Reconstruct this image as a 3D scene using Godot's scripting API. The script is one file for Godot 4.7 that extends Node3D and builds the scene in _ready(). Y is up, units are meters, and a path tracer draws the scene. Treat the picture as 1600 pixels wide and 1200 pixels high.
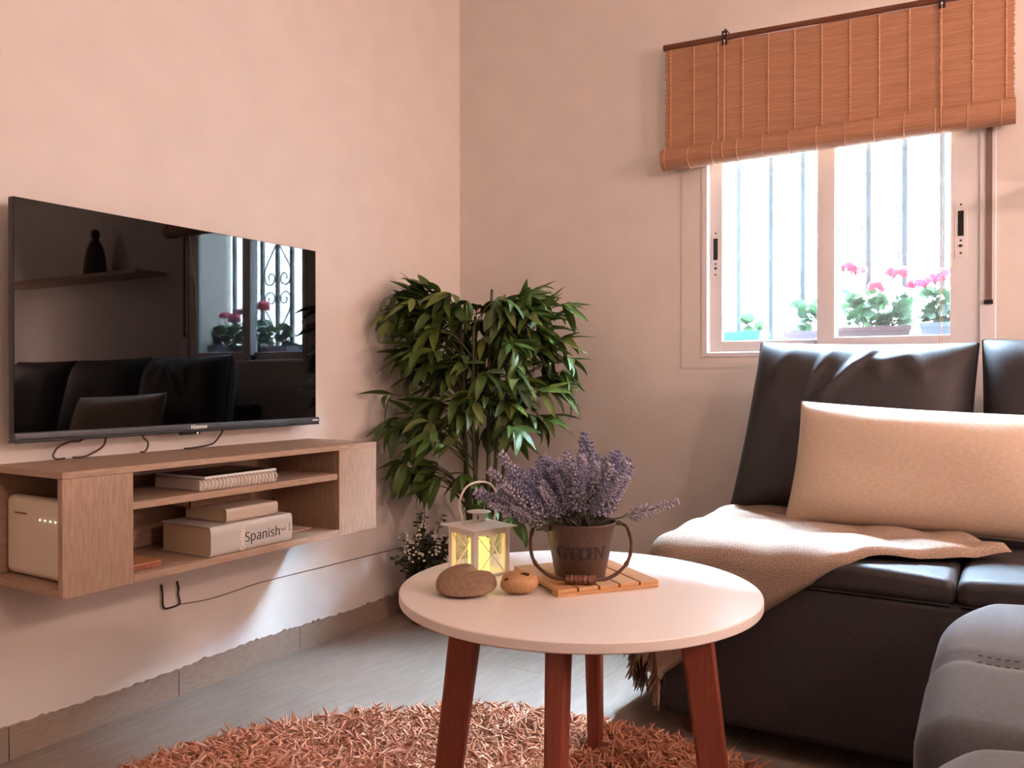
extends Node3D
# A living-room corner: wall TV and console, artificial bamboo, round coffee table, sofa under a window with a reed blind.
var rng := RandomNumberGenerator.new()
var names := {}
var M := {}

# ------------------------------------------------------------------ mesh builder
class MB:
	var v := PackedVector3Array()
	var ix := PackedInt32Array()
	func tri(a: Vector3, b: Vector3, c: Vector3):
		var k := v.size()
		v.append(a); v.append(b); v.append(c)
		ix.append(k); ix.append(k + 1); ix.append(k + 2)
	func quad(a: Vector3, b: Vector3, c: Vector3, d: Vector3):
		var k := v.size()
		v.append(a); v.append(b); v.append(c); v.append(d)
		ix.append_array(PackedInt32Array([k, k + 1, k + 2, k, k + 2, k + 3]))
	func grid(rows: Array, wrap := false, flip := false):
		var k := v.size()
		var nr := rows.size()
		var nc: int = rows[0].size()
		for r in rows:
			v.append_array(r)
		for i in nr - 1:
			for j in (nc if wrap else nc - 1):
				var j2 := (j + 1) % nc
				var a := k + i * nc + j
				var b := k + i * nc + j2
				var c := k + (i + 1) * nc + j2
				var d := k + (i + 1) * nc + j
				if flip:
					ix.append_array(PackedInt32Array([a, d, c, a, c, b]))
				else:
					ix.append_array(PackedInt32Array([a, b, c, a, c, d]))
	func box(c: Vector3, s: Vector3, b := Basis()):
		var h := s * 0.5
		var p := []
		for i in 8:
			p.append(c + b * Vector3(h.x * (1 if i & 1 else -1), h.y * (1 if i & 2 else -1), h.z * (1 if i & 4 else -1)))
		quad(p[1], p[3], p[7], p[5]); quad(p[0], p[4], p[6], p[2])
		quad(p[2], p[6], p[7], p[3]); quad(p[0], p[1], p[5], p[4])
		quad(p[4], p[5], p[7], p[6]); quad(p[0], p[2], p[3], p[1])
	func box2(a: Vector3, b: Vector3):
		box((a + b) * 0.5, (b - a).abs())
	# rounded box: n flat divisions across each face, rounding r in k steps
	func rbox(c: Vector3, s: Vector3, r: float, b := Basis(), n := 1, k := 1):
		var h := s * 0.5
		r = minf(r, minf(h.x, minf(h.y, h.z)) * 0.999)
		var co := []
		for a in 3:
			var l := PackedFloat32Array()
			for i in k:
				l.append(-h[a] + r * float(i) / k)
			for i in n + 1:
				l.append(lerpf(-h[a] + r, h[a] - r, float(i) / n))
			for i in k:
				l.append(h[a] - r + r * float(i + 1) / k)
			co.append(l)
		for a in 3:
			var u := (a + 1) % 3
			var w := (a + 2) % 3
			for sgn in [-1.0, 1.0]:
				var rows := []
				for y in co[w]:
					var row := PackedVector3Array()
					for x in co[u]:
						var p := Vector3()
						p[a] = h[a] * sgn; p[u] = x; p[w] = y
						var q := p.clamp(-h + Vector3.ONE * r, h - Vector3.ONE * r)
						row.append(c + b * (q + (p - q).normalized() * r))
					rows.append(row)
				grid(rows, false, sgn < 0)
	func tube(p: Array, rad, sides := 8, cap := true):
		var n := p.size()
		var rows := []
		var prev := Vector3()
		for i in n:
			var t: Vector3 = (p[mini(i + 1, n - 1)] - p[maxi(i - 1, 0)]).normalized()
			if i == 0:
				prev = t.cross(Vector3.UP if absf(t.y) < 0.9 else Vector3.RIGHT).normalized()
			prev = (prev - t * prev.dot(t)).normalized()
			var bi := t.cross(prev)
			var rr: float = rad[i] if rad is Array or rad is PackedFloat32Array else rad
			var row := PackedVector3Array()
			for j in sides:
				var a := TAU * j / sides
				row.append(p[i] + (prev * cos(a) + bi * sin(a)) * rr)
			rows.append(row)
		grid(rows, true)
		if cap:
			for e in [0, n - 1]:
				for j in range(1, sides - 1):
					if e == 0:
						tri(rows[0][0], rows[0][j + 1], rows[0][j])
					else:
						tri(rows[e][0], rows[e][j], rows[e][j + 1])
	# profile of Vector2(radius, y), listed so that the outside runs upwards
	func lathe(c: Vector3, prof: Array, segs := 32):
		var rows := []
		for q in prof:
			var row := PackedVector3Array()
			for j in segs:
				var a := -TAU * j / segs
				row.append(c + Vector3(q.x * cos(a), q.y, q.x * sin(a)))
			rows.append(row)
		grid(rows, true)
	func ball(c: Vector3, r: Vector3, n := 8):
		var rows := []
		for i in n + 1:
			var row := PackedVector3Array()
			var t := PI * i / n - PI / 2
			for j in n * 2:
				var a := -TAU * j / (n * 2)
				row.append(c + Vector3(r.x * cos(t) * cos(a), r.y * sin(t), r.z * cos(t) * sin(a)))
			rows.append(row)
		grid(rows, true)
	# polygon in plane (ax, ay) at c, thickness along normal n = ax x ay
	func slab(poly: PackedVector2Array, c: Vector3, ax: Vector3, ay: Vector3, th: float):
		var n := ax.cross(ay).normalized()
		var area := 0.0
		for i in poly.size():
			area += poly[i].cross(poly[(i + 1) % poly.size()])
		if area < 0.0:
			poly.reverse()
		var id := Geometry2D.triangulate_polygon(poly)
		var f := []
		for q in poly:
			f.append(c + ax * q.x + ay * q.y)
		for i in range(0, id.size(), 3):
			var a: Vector3 = f[id[i]]; var b: Vector3 = f[id[i + 1]]; var d: Vector3 = f[id[i + 2]]
			if (b - a).cross(d - a).dot(n) < 0:
				var x := b; b = d; d = x
			tri(a + n * th / 2, b + n * th / 2, d + n * th / 2)
			tri(a - n * th / 2, d - n * th / 2, b - n * th / 2)
		for i in f.size():
			var a: Vector3 = f[i]; var b: Vector3 = f[(i + 1) % f.size()]
			quad(a - n * th / 2, b - n * th / 2, b + n * th / 2, a + n * th / 2)
	func warp(fn: Callable):
		for i in v.size():
			v[i] = fn.call(v[i])
	func mesh(smooth := false) -> ArrayMesh:
		var nn := PackedVector3Array()
		nn.resize(v.size())
		var key := {}
		var own := PackedInt32Array()
		if smooth:
			own.resize(v.size())
			for i in v.size():
				var k := Vector3i((v[i] * 20000.0).round())
				if not key.has(k):
					key[k] = i
				own[i] = key[k]
		var out := PackedInt32Array()
		out.resize(ix.size())
		for i in range(0, ix.size(), 3):
			var a := ix[i]; var b := ix[i + 1]; var c := ix[i + 2]
			var n := (v[b] - v[a]).cross(v[c] - v[a])
			if smooth:
				nn[own[a]] += n; nn[own[b]] += n; nn[own[c]] += n
			else:
				nn[a] += n; nn[b] += n; nn[c] += n
			out[i] = a; out[i + 1] = c; out[i + 2] = b
		for i in v.size():
			if smooth and own[i] != i:
				nn[i] = nn[own[i]]
			nn[i] = nn[i].normalized() if nn[i].length_squared() > 1e-24 else Vector3.UP
		if smooth:
			for i in v.size():
				nn[i] = nn[own[i]]
		var arr := []
		arr.resize(Mesh.ARRAY_MAX)
		arr[Mesh.ARRAY_VERTEX] = v
		arr[Mesh.ARRAY_NORMAL] = nn
		arr[Mesh.ARRAY_INDEX] = out
		var m := ArrayMesh.new()
		m.add_surface_from_arrays(Mesh.PRIMITIVE_TRIANGLES, arr)
		return m

# ------------------------------------------------------------------ scene helpers
func numbered(called: String) -> String:
	if not names.has(called):
		names[called] = 0
		return called
	names[called] += 1
	return "%s_%03d" % [called, names[called]]

func tag(o: Node3D, label: String, category := "", group := "", kind := ""):
	if label: o.set_meta("label", label)
	if category: o.set_meta("category", category)
	if group: o.set_meta("group", group)
	if kind: o.set_meta("kind", kind)
	return o

func thing(called: String, label: String, category: String, at := Vector3.ZERO, turn := 0.0, group := "") -> Node3D:
	var o := Node3D.new()
	o.name = numbered(called)
	add_child(o)
	o.position = at
	o.rotation.y = turn
	tag(o, label, category, group)
	return o

func part(called: String, mesh: Mesh, mat: Material, parent: Node3D = null) -> MeshInstance3D:
	var o := MeshInstance3D.new()
	o.mesh = mesh
	o.material_override = mat
	o.cast_shadow = GeometryInstance3D.SHADOW_CASTING_SETTING_ON
	if parent == null:
		o.name = numbered(called)
		add_child(o)
	else:
		o.name = called
		parent.add_child(o, true)
	return o

func structure(called: String, mesh: Mesh, mat: Material) -> MeshInstance3D:
	var o := part(called, mesh, mat)
	o.set_meta("kind", "structure")
	return o

func boxm(a: Vector3, b: Vector3, r := 0.0) -> ArrayMesh:
	var m := MB.new()
	if r > 0.0:
		m.rbox((a + b) * 0.5, (b - a).abs(), r)
		return m.mesh(true)
	m.box2(a, b)
	return m.mesh()

func tubem(p: Array, rad, sides := 8) -> ArrayMesh:
	var m := MB.new()
	m.tube(p, rad, sides)
	return m.mesh(true)

func curve(pts: Array, n := 24) -> Array:
	# Catmull-Rom through pts
	var out := []
	var k := pts.size()
	for s in k - 1:
		var p0: Vector3 = pts[maxi(s - 1, 0)]; var p1: Vector3 = pts[s]; var p2: Vector3 = pts[s + 1]; var p3: Vector3 = pts[mini(s + 2, k - 1)]
		for i in n:
			out.append(p1.cubic_interpolate(p2, p0, p3, float(i) / n))
	out.append(pts[k - 1])
	return out

func ntex(freq: float, a: Color, b: Color, octaves := 4, kind := FastNoiseLite.TYPE_SIMPLEX_SMOOTH, mid := 0.5, size := 512, sd := 1) -> NoiseTexture2D:
	var n := FastNoiseLite.new()
	n.noise_type = kind
	n.frequency = freq
	n.fractal_octaves = octaves
	n.seed = sd
	var t := NoiseTexture2D.new()
	t.width = size
	t.height = size
	t.seamless = true
	t.noise = n
	var g := Gradient.new()
	g.set_color(0, a)
	g.set_color(1, b)
	g.add_point(mid, a.lerp(b, 0.5))
	t.color_ramp = g
	return t

func mat(c: Color, rough := 0.6, metal := 0.0, spec := 0.5) -> StandardMaterial3D:
	var m := StandardMaterial3D.new()
	m.albedo_color = c
	m.roughness = rough
	m.metallic = metal
	m.metallic_specular = spec
	return m

func tmat(tex: Texture2D, scale: Vector3, rough := 0.6, world := false) -> StandardMaterial3D:
	var m := mat(Color.WHITE, rough)
	m.albedo_texture = tex
	m.uv1_triplanar = true
	m.uv1_world_triplanar = world
	m.uv1_scale = scale
	return m

func relief(m: StandardMaterial3D, tex: Texture2D, cm: float):
	m.heightmap_enabled = true
	m.heightmap_texture = tex
	m.heightmap_scale = cm
	return m

func glow(c: Color, e: float) -> StandardMaterial3D:
	var m := mat(c, 0.6)
	m.emission_enabled = true
	m.emission = c
	m.emission_energy_multiplier = e
	return m

func text_mesh(s: String, height: float, font := "Droid Sans", weight := 400, depth := 0.0006) -> TextMesh:
	var t := TextMesh.new()
	var f := SystemFont.new()
	f.font_names = PackedStringArray([font])
	f.font_weight = weight
	t.font = f
	t.text = s
	t.font_size = 64
	t.pixel_size = height / 46.0
	t.depth = depth
	return t

# a stuffed cushion between four corners (bottom-left, bottom-right, top-right, top-left), seen from its front
func pillow(c: Array, th: float, nu: int, nv: int, p: float, edge_in: float, bump: Callable) -> ArrayMesh:
	var n: Vector3 = ((c[1] - c[0]) as Vector3).cross(c[3] - c[0]).normalized()
	var m := MB.new()
	for side in [1.0, -1.0]:
		var rows := []
		for j in nv + 1:
			var row := PackedVector3Array()
			var v := 0.5 - 0.5 * cos(PI * j / nv)
			for i in nu + 1:
				var u := 0.5 - 0.5 * cos(PI * i / nu)
				var a := 2.0 * u - 1.0
				var b := 2.0 * v - 1.0
				var uu := 0.5 + 0.5 * a * (1.0 - edge_in * (1.0 - b * b))
				var vv := 0.5 + 0.5 * b * (1.0 - edge_in * 1.2 * (1.0 - a * a))
				var q: Vector3 = (c[0] as Vector3).lerp(c[1], uu).lerp((c[3] as Vector3).lerp(c[2], uu), vv)
				var h := th * 0.5 * sqrt(maxf(0.0, (1.0 - pow(absf(a), p)) * (1.0 - pow(absf(b), p))))
				var env := (1.0 - pow(absf(a), 8.0)) * (1.0 - pow(absf(b), 8.0))
				row.append(q + n * side * (h + bump.call(u, v) * env))
			rows.append(row)
		m.grid(rows, false, side < 0)
	return m.mesh(true)

func pillow_rim(c: Array, edge_in: float, k := 20) -> Array:
	var out := []
	for e in 4:
		for i in k:
			var s := 0.5 - 0.5 * cos(PI * i / k)
			var u: float = [s, 1.0, 1.0 - s, 0.0][e]
			var v: float = [0.0, s, 1.0, 1.0 - s][e]
			var a := 2.0 * u - 1.0
			var b := 2.0 * v - 1.0
			var uu := 0.5 + 0.5 * a * (1.0 - edge_in * (1.0 - b * b))
			var vv := 0.5 + 0.5 * b * (1.0 - edge_in * 1.2 * (1.0 - a * a))
			out.append((c[0] as Vector3).lerp(c[1], uu).lerp((c[3] as Vector3).lerp(c[2], uu), vv))
	out.append(out[0])
	return out

func _ready():
	rng.seed = 7
	# ---- camera
	var cam := Camera3D.new()
	cam.name = "camera"
	cam.fov = 49.56
	cam.near = 0.05
	cam.position = Vector3(2.039, 0.9, 2.926)
	cam.rotation_degrees = Vector3(-0.35, 31.28, 0)
	add_child(cam)
	cam.current = true
	# ---- sky and exposure
	var we := WorldEnvironment.new()
	we.name = "world_environment"
	var env := Environment.new()
	var sky := Sky.new()
	var sm := ProceduralSkyMaterial.new()
	sm.sky_top_color = Color(0.78, 0.90, 1.0)
	sm.sky_horizon_color = Color(0.83, 0.93, 1.0)
	sm.ground_horizon_color = Color(0.80, 0.84, 0.86)
	sm.ground_bottom_color = Color(0.6, 0.6, 0.58)
	sm.sky_energy_multiplier = SKY
	sm.ground_energy_multiplier = SKY * 0.5
	sky.sky_material = sm
	env.background_mode = Environment.BG_SKY
	env.sky = sky
	env.ambient_light_source = Environment.AMBIENT_SOURCE_DISABLED
	env.tonemap_mode = Environment.TONE_MAPPER_LINEAR
	env.tonemap_exposure = 1.0
	env.sdfgi_enabled = true
	env.ssao_enabled = true
	env.ssil_enabled = true
	we.environment = env
	add_child(we)
	materials()
	room()
	window()
	outside()
	lamps()
	console()
	television()
	sofa()
	chaise()
	throw_blanket()
	table()
	rug()
	bamboo()
	flower_pot()
	table_things()
	blind()
	small_wall_things()

const SKY := 17.0
const LAMP_ROOM := 1.02
const LAMP_HIGH := 1.45
const LAMP_LOW := 1.2
const WARM := Color(1.0, 0.845, 0.795)

func materials():
	var fine := ntex(0.09, Color(0.3, 0.3, 0.3), Color(0.7, 0.7, 0.7), 5)
	var coarse := ntex(0.02, Color(0.25, 0.25, 0.25), Color(0.75, 0.75, 0.75), 3, FastNoiseLite.TYPE_SIMPLEX_SMOOTH, 0.5, 512, 4)
	var weave := ntex(0.25, Color(0.2, 0.2, 0.2), Color(0.8, 0.8, 0.8), 2, FastNoiseLite.TYPE_CELLULAR, 0.5, 512, 9)
	M.fine = fine
	M.weave = weave
	var wt := ntex(0.012, Color(0.865, 0.835, 0.805), Color(0.895, 0.865, 0.835), 4, FastNoiseLite.TYPE_SIMPLEX_SMOOTH, 0.5, 512, 2)
	M.wall = relief(tmat(wt, Vector3.ONE * 0.8, 0.85, true), fine, 0.05)
	M.ceiling = mat(Color(0.9, 0.89, 0.87), 0.9)
	M.filler = mat(Color(0.66, 0.61, 0.56), 0.9)
	M.tiles = []
	for k in 3:
		var t := ntex(0.02, Color(0.505 - 0.01 * k, 0.445 - 0.01 * k, 0.405 - 0.01 * k), Color(0.575, 0.515, 0.47), 5, FastNoiseLite.TYPE_SIMPLEX_SMOOTH, 0.5, 512, 20 + k)
		var tm := tmat(t, Vector3(4.0, 4.0, 0.55), 0.42, true)
		tm.uv1_offset = Vector3(0.37 * k, 0, 0.21 * k)
		M.tiles.append(tm)
	var bt := ntex(0.03, Color(0.53, 0.455, 0.395), Color(0.605, 0.53, 0.47), 4, FastNoiseLite.TYPE_SIMPLEX_SMOOTH, 0.5, 512, 31)
	M.skirting = tmat(bt, Vector3(3, 8, 1.6), 0.45, true)
	# light oak decor: streaks along z (horizontal) and along y (upright)
	var wood := ntex(0.03, Color(0.56, 0.445, 0.36), Color(0.68, 0.565, 0.475), 5, FastNoiseLite.TYPE_SIMPLEX_SMOOTH, 0.5, 512, 41)
	M.oak_h = tmat(wood, Vector3(9, 9, 1.1), 0.55, true)
	M.oak_v = tmat(wood, Vector3(5, 0.9, 7), 0.55, true)
	var beech := ntex(0.02, Color(0.46, 0.21, 0.145), Color(0.55, 0.275, 0.19), 4, FastNoiseLite.TYPE_SIMPLEX_SMOOTH, 0.5, 512, 45)
	M.beech = tmat(beech, Vector3(9, 0.9, 9), 0.5)
	var pine := ntex(0.02, Color(0.66, 0.47, 0.30), Color(0.80, 0.63, 0.45), 4, FastNoiseLite.TYPE_SIMPLEX_SMOOTH, 0.5, 512, 46)
	M.pine = tmat(pine, Vector3(2, 20, 20), 0.6)
	M.laminate = mat(Color(0.90, 0.87, 0.845), 0.28)
	M.black_gloss = mat(Color(0.012, 0.012, 0.013), 0.018, 0.0, 0.37)
	M.black = mat(Color(0.02, 0.02, 0.022), 0.35)
	M.bar_grey = mat(Color(0.30, 0.30, 0.31), 0.35, 0.6)
	M.white_print = mat(Color(0.93, 0.93, 0.93), 0.5)
	M.dark_print = mat(Color(0.10, 0.09, 0.10), 0.6)
	M.cable = mat(Color(0.10, 0.07, 0.06), 0.5)
	M.cable_pale = mat(Color(0.32, 0.22, 0.17), 0.5)
	var lt := ntex(0.05, Color(0.165, 0.15, 0.152), Color(0.215, 0.198, 0.20), 4, FastNoiseLite.TYPE_SIMPLEX_SMOOTH, 0.5, 512, 51)
	M.sofa = relief(tmat(lt, Vector3.ONE * 3.0, 0.6, true), weave, 0.03)
	M.sofa.metallic_specular = 0.45
	var st := ntex(0.06, Color(0.20, 0.203, 0.212), Color(0.265, 0.27, 0.28), 4, FastNoiseLite.TYPE_SIMPLEX_SMOOTH, 0.5, 512, 52)
	M.suede = relief(tmat(st, Vector3.ONE * 3.0, 0.8, true), weave, 0.03)
	M.suede.rim_enabled = true
	M.suede.rim = 0.35
	M.piping = mat(Color(0.06, 0.055, 0.055), 0.6)
	var bg := ntex(0.04, Color(0.76, 0.67, 0.585), Color(0.84, 0.76, 0.68), 4, FastNoiseLite.TYPE_SIMPLEX_SMOOTH, 0.5, 512, 53)
	M.linen = relief(tmat(bg, Vector3(3, 6, 3), 0.9, true), weave, 0.04)
	M.linen.rim_enabled = true
	M.linen.rim = 0.3
	var th := ntex(0.16, Color(0.29, 0.215, 0.165), Color(0.80, 0.715, 0.635), 3, FastNoiseLite.TYPE_SIMPLEX_SMOOTH, 0.45, 512, 54)
	M.throw = relief(tmat(th, Vector3(3.4, 3.4, 3.4), 0.95, true), weave, 0.15)
	M.fringe = mat(Color(0.56, 0.46, 0.38), 0.95)
	var reed := ntex(0.05, Color(0.57, 0.385, 0.275), Color(0.78, 0.585, 0.455), 4, FastNoiseLite.TYPE_SIMPLEX_SMOOTH, 0.5, 512, 61)
	M.reed = tmat(reed, Vector3(0.22, 13, 13), 0.55, true)
	M.reed.backlight_enabled = true
	M.reed.backlight = Color(0.10, 0.055, 0.03)
	M.batten = mat(Color(0.38, 0.20, 0.11), 0.5)
	M.cord = mat(Color(0.80, 0.62, 0.49), 0.8)
	M.hook = mat(Color(0.10, 0.035, 0.03), 0.45)
	M.alu = mat(Color(0.88, 0.87, 0.87), 0.35)
	M.strap = mat(Color(0.48, 0.40, 0.36), 0.8)
	M.iron = mat(Color(0.17, 0.19, 0.20), 0.7)
	var gl := mat(Color(0.9, 0.97, 1.0, 0.05), 0.0)
	gl.transparency = BaseMaterial3D.TRANSPARENCY_ALPHA
	M.glass = gl
	M.leaf = []
	for c in [Color(0.36, 0.42, 0.16), Color(0.26, 0.35, 0.13), Color(0.18, 0.26, 0.10), Color(0.42, 0.47, 0.24)]:
		var lm := mat(c, 0.5)
		lm.backlight_enabled = true
		lm.backlight = c * 0.35
		M.leaf.append(lm)
	M.cane = mat(Color(0.24, 0.26, 0.10), 0.5)
	M.dark_leaf = mat(Color(0.23, 0.235, 0.15), 0.5)
	M.blossom = mat(Color(0.86, 0.84, 0.76), 0.7)
	M.terracotta = mat(Color(0.42, 0.25, 0.17), 0.8)
	M.soil = mat(Color(0.09, 0.06, 0.045), 0.95)
	M.lavender = []
	for c in [Color(0.55, 0.545, 0.645), Color(0.62, 0.605, 0.675), Color(0.49, 0.49, 0.60)]:
		M.lavender.append(mat(c, 0.85))
	M.sage = mat(Color(0.42, 0.41, 0.35), 0.85)
	var bk := ntex(0.03, Color(0.175, 0.105, 0.075), Color(0.36, 0.25, 0.185), 5, FastNoiseLite.TYPE_SIMPLEX_SMOOTH, 0.5, 512, 71)
	M.bucket = tmat(bk, Vector3(14, 2.5, 14), 0.5)
	M.twig = mat(Color(0.30, 0.20, 0.13), 0.8)
	M.enamel = mat(Color(0.90, 0.87, 0.83), 0.4)
	var sn := ntex(0.03, Color(0.44, 0.35, 0.27), Color(0.58, 0.47, 0.37), 5, FastNoiseLite.TYPE_SIMPLEX_SMOOTH, 0.5, 512, 81)
	M.stone = relief(tmat(sn, Vector3.ONE * 6, 0.75), fine, 0.03)
	var sq := ntex(0.05, Color(0.50, 0.34, 0.21), Color(0.85, 0.68, 0.50), 5, FastNoiseLite.TYPE_SIMPLEX_SMOOTH, 0.5, 512, 82)
	M.stone_tan = relief(tmat(sq, Vector3.ONE * 9, 0.7), fine, 0.06)
	M.paper = mat(Color(0.80, 0.71, 0.58), 0.9)
	M.silver_cover = mat(Color(0.74, 0.72, 0.69), 0.38)
	M.grey_cover = mat(Color(0.72, 0.65, 0.58), 0.5)
	M.router = mat(Color(0.82, 0.76, 0.67), 0.45)
	var rt := ntex(0.04, Color(0.50, 0.32, 0.22), Color(0.62, 0.43, 0.32), 3, FastNoiseLite.TYPE_SIMPLEX_SMOOTH, 0.5, 512, 91)
	M.rug = tmat(rt, Vector3.ONE * 6, 0.95, true)
	M.shade = mat(Color(0.62, 0.50, 0.38), 0.9)
	M.brass = mat(Color(0.35, 0.27, 0.17), 0.4, 0.8)
	M.plastic_teal = mat(Color(0.20, 0.52, 0.55), 0.5)
	M.plastic_mauve = mat(Color(0.50, 0.42, 0.50), 0.5)
	M.plastic_brown = mat(Color(0.26, 0.16, 0.15), 0.5)
	M.plastic_grey = mat(Color(0.52, 0.56, 0.62), 0.5)
	M.petal = mat(Color(0.60, 0.09, 0.19), 0.7)
	M.petal.backlight_enabled = true
	M.petal.backlight = Color(0.3, 0.06, 0.1)
	M.petal_pink = mat(Color(0.64, 0.19, 0.31), 0.7)
	M.petal_pink.backlight_enabled = true
	M.petal_pink.backlight = Color(0.3, 0.10, 0.15)
	M.geranium = mat(Color(0.17, 0.28, 0.19), 0.6)
	M.geranium.backlight_enabled = true
	M.geranium.backlight = Color(0.10, 0.18, 0.08)

# ------------------------------------------------------------------ room shell
func room():
	var X := 3.7
	var Z := 4.6
	var H := 2.7
	var m := MB.new()
	m.box2(Vector3(-0.2, 0, -0.32), Vector3(0, H, Z))
	structure("wall_left", m.mesh(), M.wall)
	m = MB.new()
	var o := [1.062, 1.983, 0.977, 2.058]
	m.box2(Vector3(0, 0, -0.32), Vector3(o[0], H, 0))
	m.box2(Vector3(o[1], 0, -0.32), Vector3(X, H, 0))
	m.box2(Vector3(o[0], 0, -0.32), Vector3(o[1], o[2], 0))
	m.box2(Vector3(o[0], o[3], -0.32), Vector3(o[1], H, 0))
	structure("wall_back", m.mesh(), M.wall)
	structure("wall_right", boxm(Vector3(X, 0, -0.32), Vector3(X + 0.2, H, Z)), M.wall)
	structure("wall_front", boxm(Vector3(-0.2, 0, Z), Vector3(X + 0.2, H, Z + 0.2)), M.wall)
	structure("ceiling", boxm(Vector3(-0.2, H, -0.32), Vector3(X + 0.2, H + 0.2, Z + 0.2)), M.ceiling)
	# raised plaster band round the window opening
	m = MB.new()
	m.box2(Vector3(0.988, 0.94, 0), Vector3(1.058, 2.1, 0.0022))
	m.box2(Vector3(1.058, 0.94, 0), Vector3(2.03, 0.973, 0.0022))
	structure("trim_1", m.mesh(), M.wall)
	# floor: porcelain tiles on a bed of grout
	var f := structure("floor", boxm(Vector3(-0.2, -0.2, -0.32), Vector3(X + 0.2, -0.0004, Z + 0.2)), M.filler)
	var tw := 0.466
	var tl := 0.932
	var tile := MB.new()
	tile.rbox(Vector3(0, -0.006, 0), Vector3(tw - 0.0022, 0.012, tl - 0.0022), 0.0004)
	var tmesh := tile.mesh(true)
	for i in 8:
		for j in 6:
			var t := part("tile", tmesh, M.tiles[(i * 2 + j * 3 + i * j) % 3], f)
			t.position = Vector3(0.053 + tw * (i + 0.5), 0, tl * (j - 0.5 + (0.5 if i % 2 else 0.0)) + 0.25)
	for j in 6:
		var t := part("tile", boxm(Vector3(0.0, -0.012, tl * j - 0.2), Vector3(0.051, 0.0, tl * (j + 1) - 0.2025)), M.tiles[j % 3], f)
		t.position = Vector3.ZERO
	# skirting tiles with the ragged line where the wall paint stops
	var lb := Node3D.new()
	lb.name = "baseboard_left"
	add_child(lb)
	lb.set_meta("kind", "structure")
	var z := 0.012
	while z < 4.55:
		var e := minf(z + 0.462, 4.58)
		part("skirting_tile", skirting(z, e), M.skirting, lb)
		z = e + 0.003
	var bb := Node3D.new()
	bb.name = "baseboard_back"
	add_child(bb)
	bb.set_meta("kind", "structure")
	var x := 0.0
	while x < 3.65:
		var e := minf(x + 0.462, 3.69)
		part("skirting_tile", boxm(Vector3(x, 0.0, 0.0), Vector3(e, 0.078, 0.011), 0.0015), M.skirting, bb)
		x = e + 0.003

func skirting(z0: float, z1: float) -> ArrayMesh:
	var m := MB.new()
	var n := 40
	var top := PackedFloat32Array()
	for i in n + 1:
		var z := lerpf(z0, z1, float(i) / n)
		top.append(0.077 + 0.004 * sin(z * 7.0) + rng.randf_range(-0.0022, 0.0022) + (0.005 if rng.randf() < 0.06 else 0.0))
	for i in n:
		var a := lerpf(z0, z1, float(i) / n)
		var b := lerpf(z0, z1, float(i + 1) / n)
		m.quad(Vector3(0.011, 0, b), Vector3(0.011, 0, a), Vector3(0.011, top[i], a), Vector3(0.011, top[i + 1], b))
		m.quad(Vector3(0.011, top[i + 1], b), Vector3(0.011, top[i], a), Vector3(0.0, top[i], a), Vector3(0.0, top[i + 1], b))
	m.quad(Vector3(0, 0, z1), Vector3(0.011, 0, z1), Vector3(0.011, top[n], z1), Vector3(0, top[n], z1))
	m.quad(Vector3(0.011, 0, z0), Vector3(0, 0, z0), Vector3(0, top[0], z0), Vector3(0.011, top[0], z0))
	return m.mesh()

# ------------------------------------------------------------------ window
func frame_mesh(x0: float, x1: float, y0: float, y1: float, wl: float, wr: float, wb: float, wt: float, z0: float, z1: float) -> ArrayMesh:
	var m := MB.new()
	var r := 0.003
	m.rbox(Vector3((x0 + x0 + wl) / 2, (y0 + y1) / 2, (z0 + z1) / 2), Vector3(wl, y1 - y0, z1 - z0), r)
	m.rbox(Vector3((x1 + x1 - wr) / 2, (y0 + y1) / 2, (z0 + z1) / 2), Vector3(wr, y1 - y0, z1 - z0), r)
	m.rbox(Vector3((x0 + wl + x1 - wr) / 2, y0 + wb / 2, (z0 + z1) / 2), Vector3(x1 - x0 - wl - wr + 0.004, wb, z1 - z0), r)
	m.rbox(Vector3((x0 + wl + x1 - wr) / 2, y1 - wt / 2, (z0 + z1) / 2), Vector3(x1 - x0 - wl - wr + 0.004, wt, z1 - z0), r)
	return m.mesh(true)

func lock(at: Vector3, parent: Node3D):
	var l := part("lock_plate", boxm(at + Vector3(-0.017, -0.088, 0), at + Vector3(0.017, 0.088, 0.0016), 0.0007), M.alu, parent)
	part("grip_slot", boxm(at + Vector3(-0.008, -0.022, 0.0016), at + Vector3(0.008, 0.056, 0.0036), 0.0009), M.black, l)
	for y in [0.075, -0.036, -0.075]:
		var s := MB.new()
		s.ball(at + Vector3(0, y, 0.0018), Vector3(0.0035, 0.0035, 0.002), 5)
		part("screw", s.mesh(true), M.bar_grey, l)
	var t := MB.new()
	t.ball(at + Vector3(0.0, -0.052, 0.002), Vector3(0.006, 0.0045, 0.003), 5)
	part("key_button", t.mesh(true), M.bar_grey, l)

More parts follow.
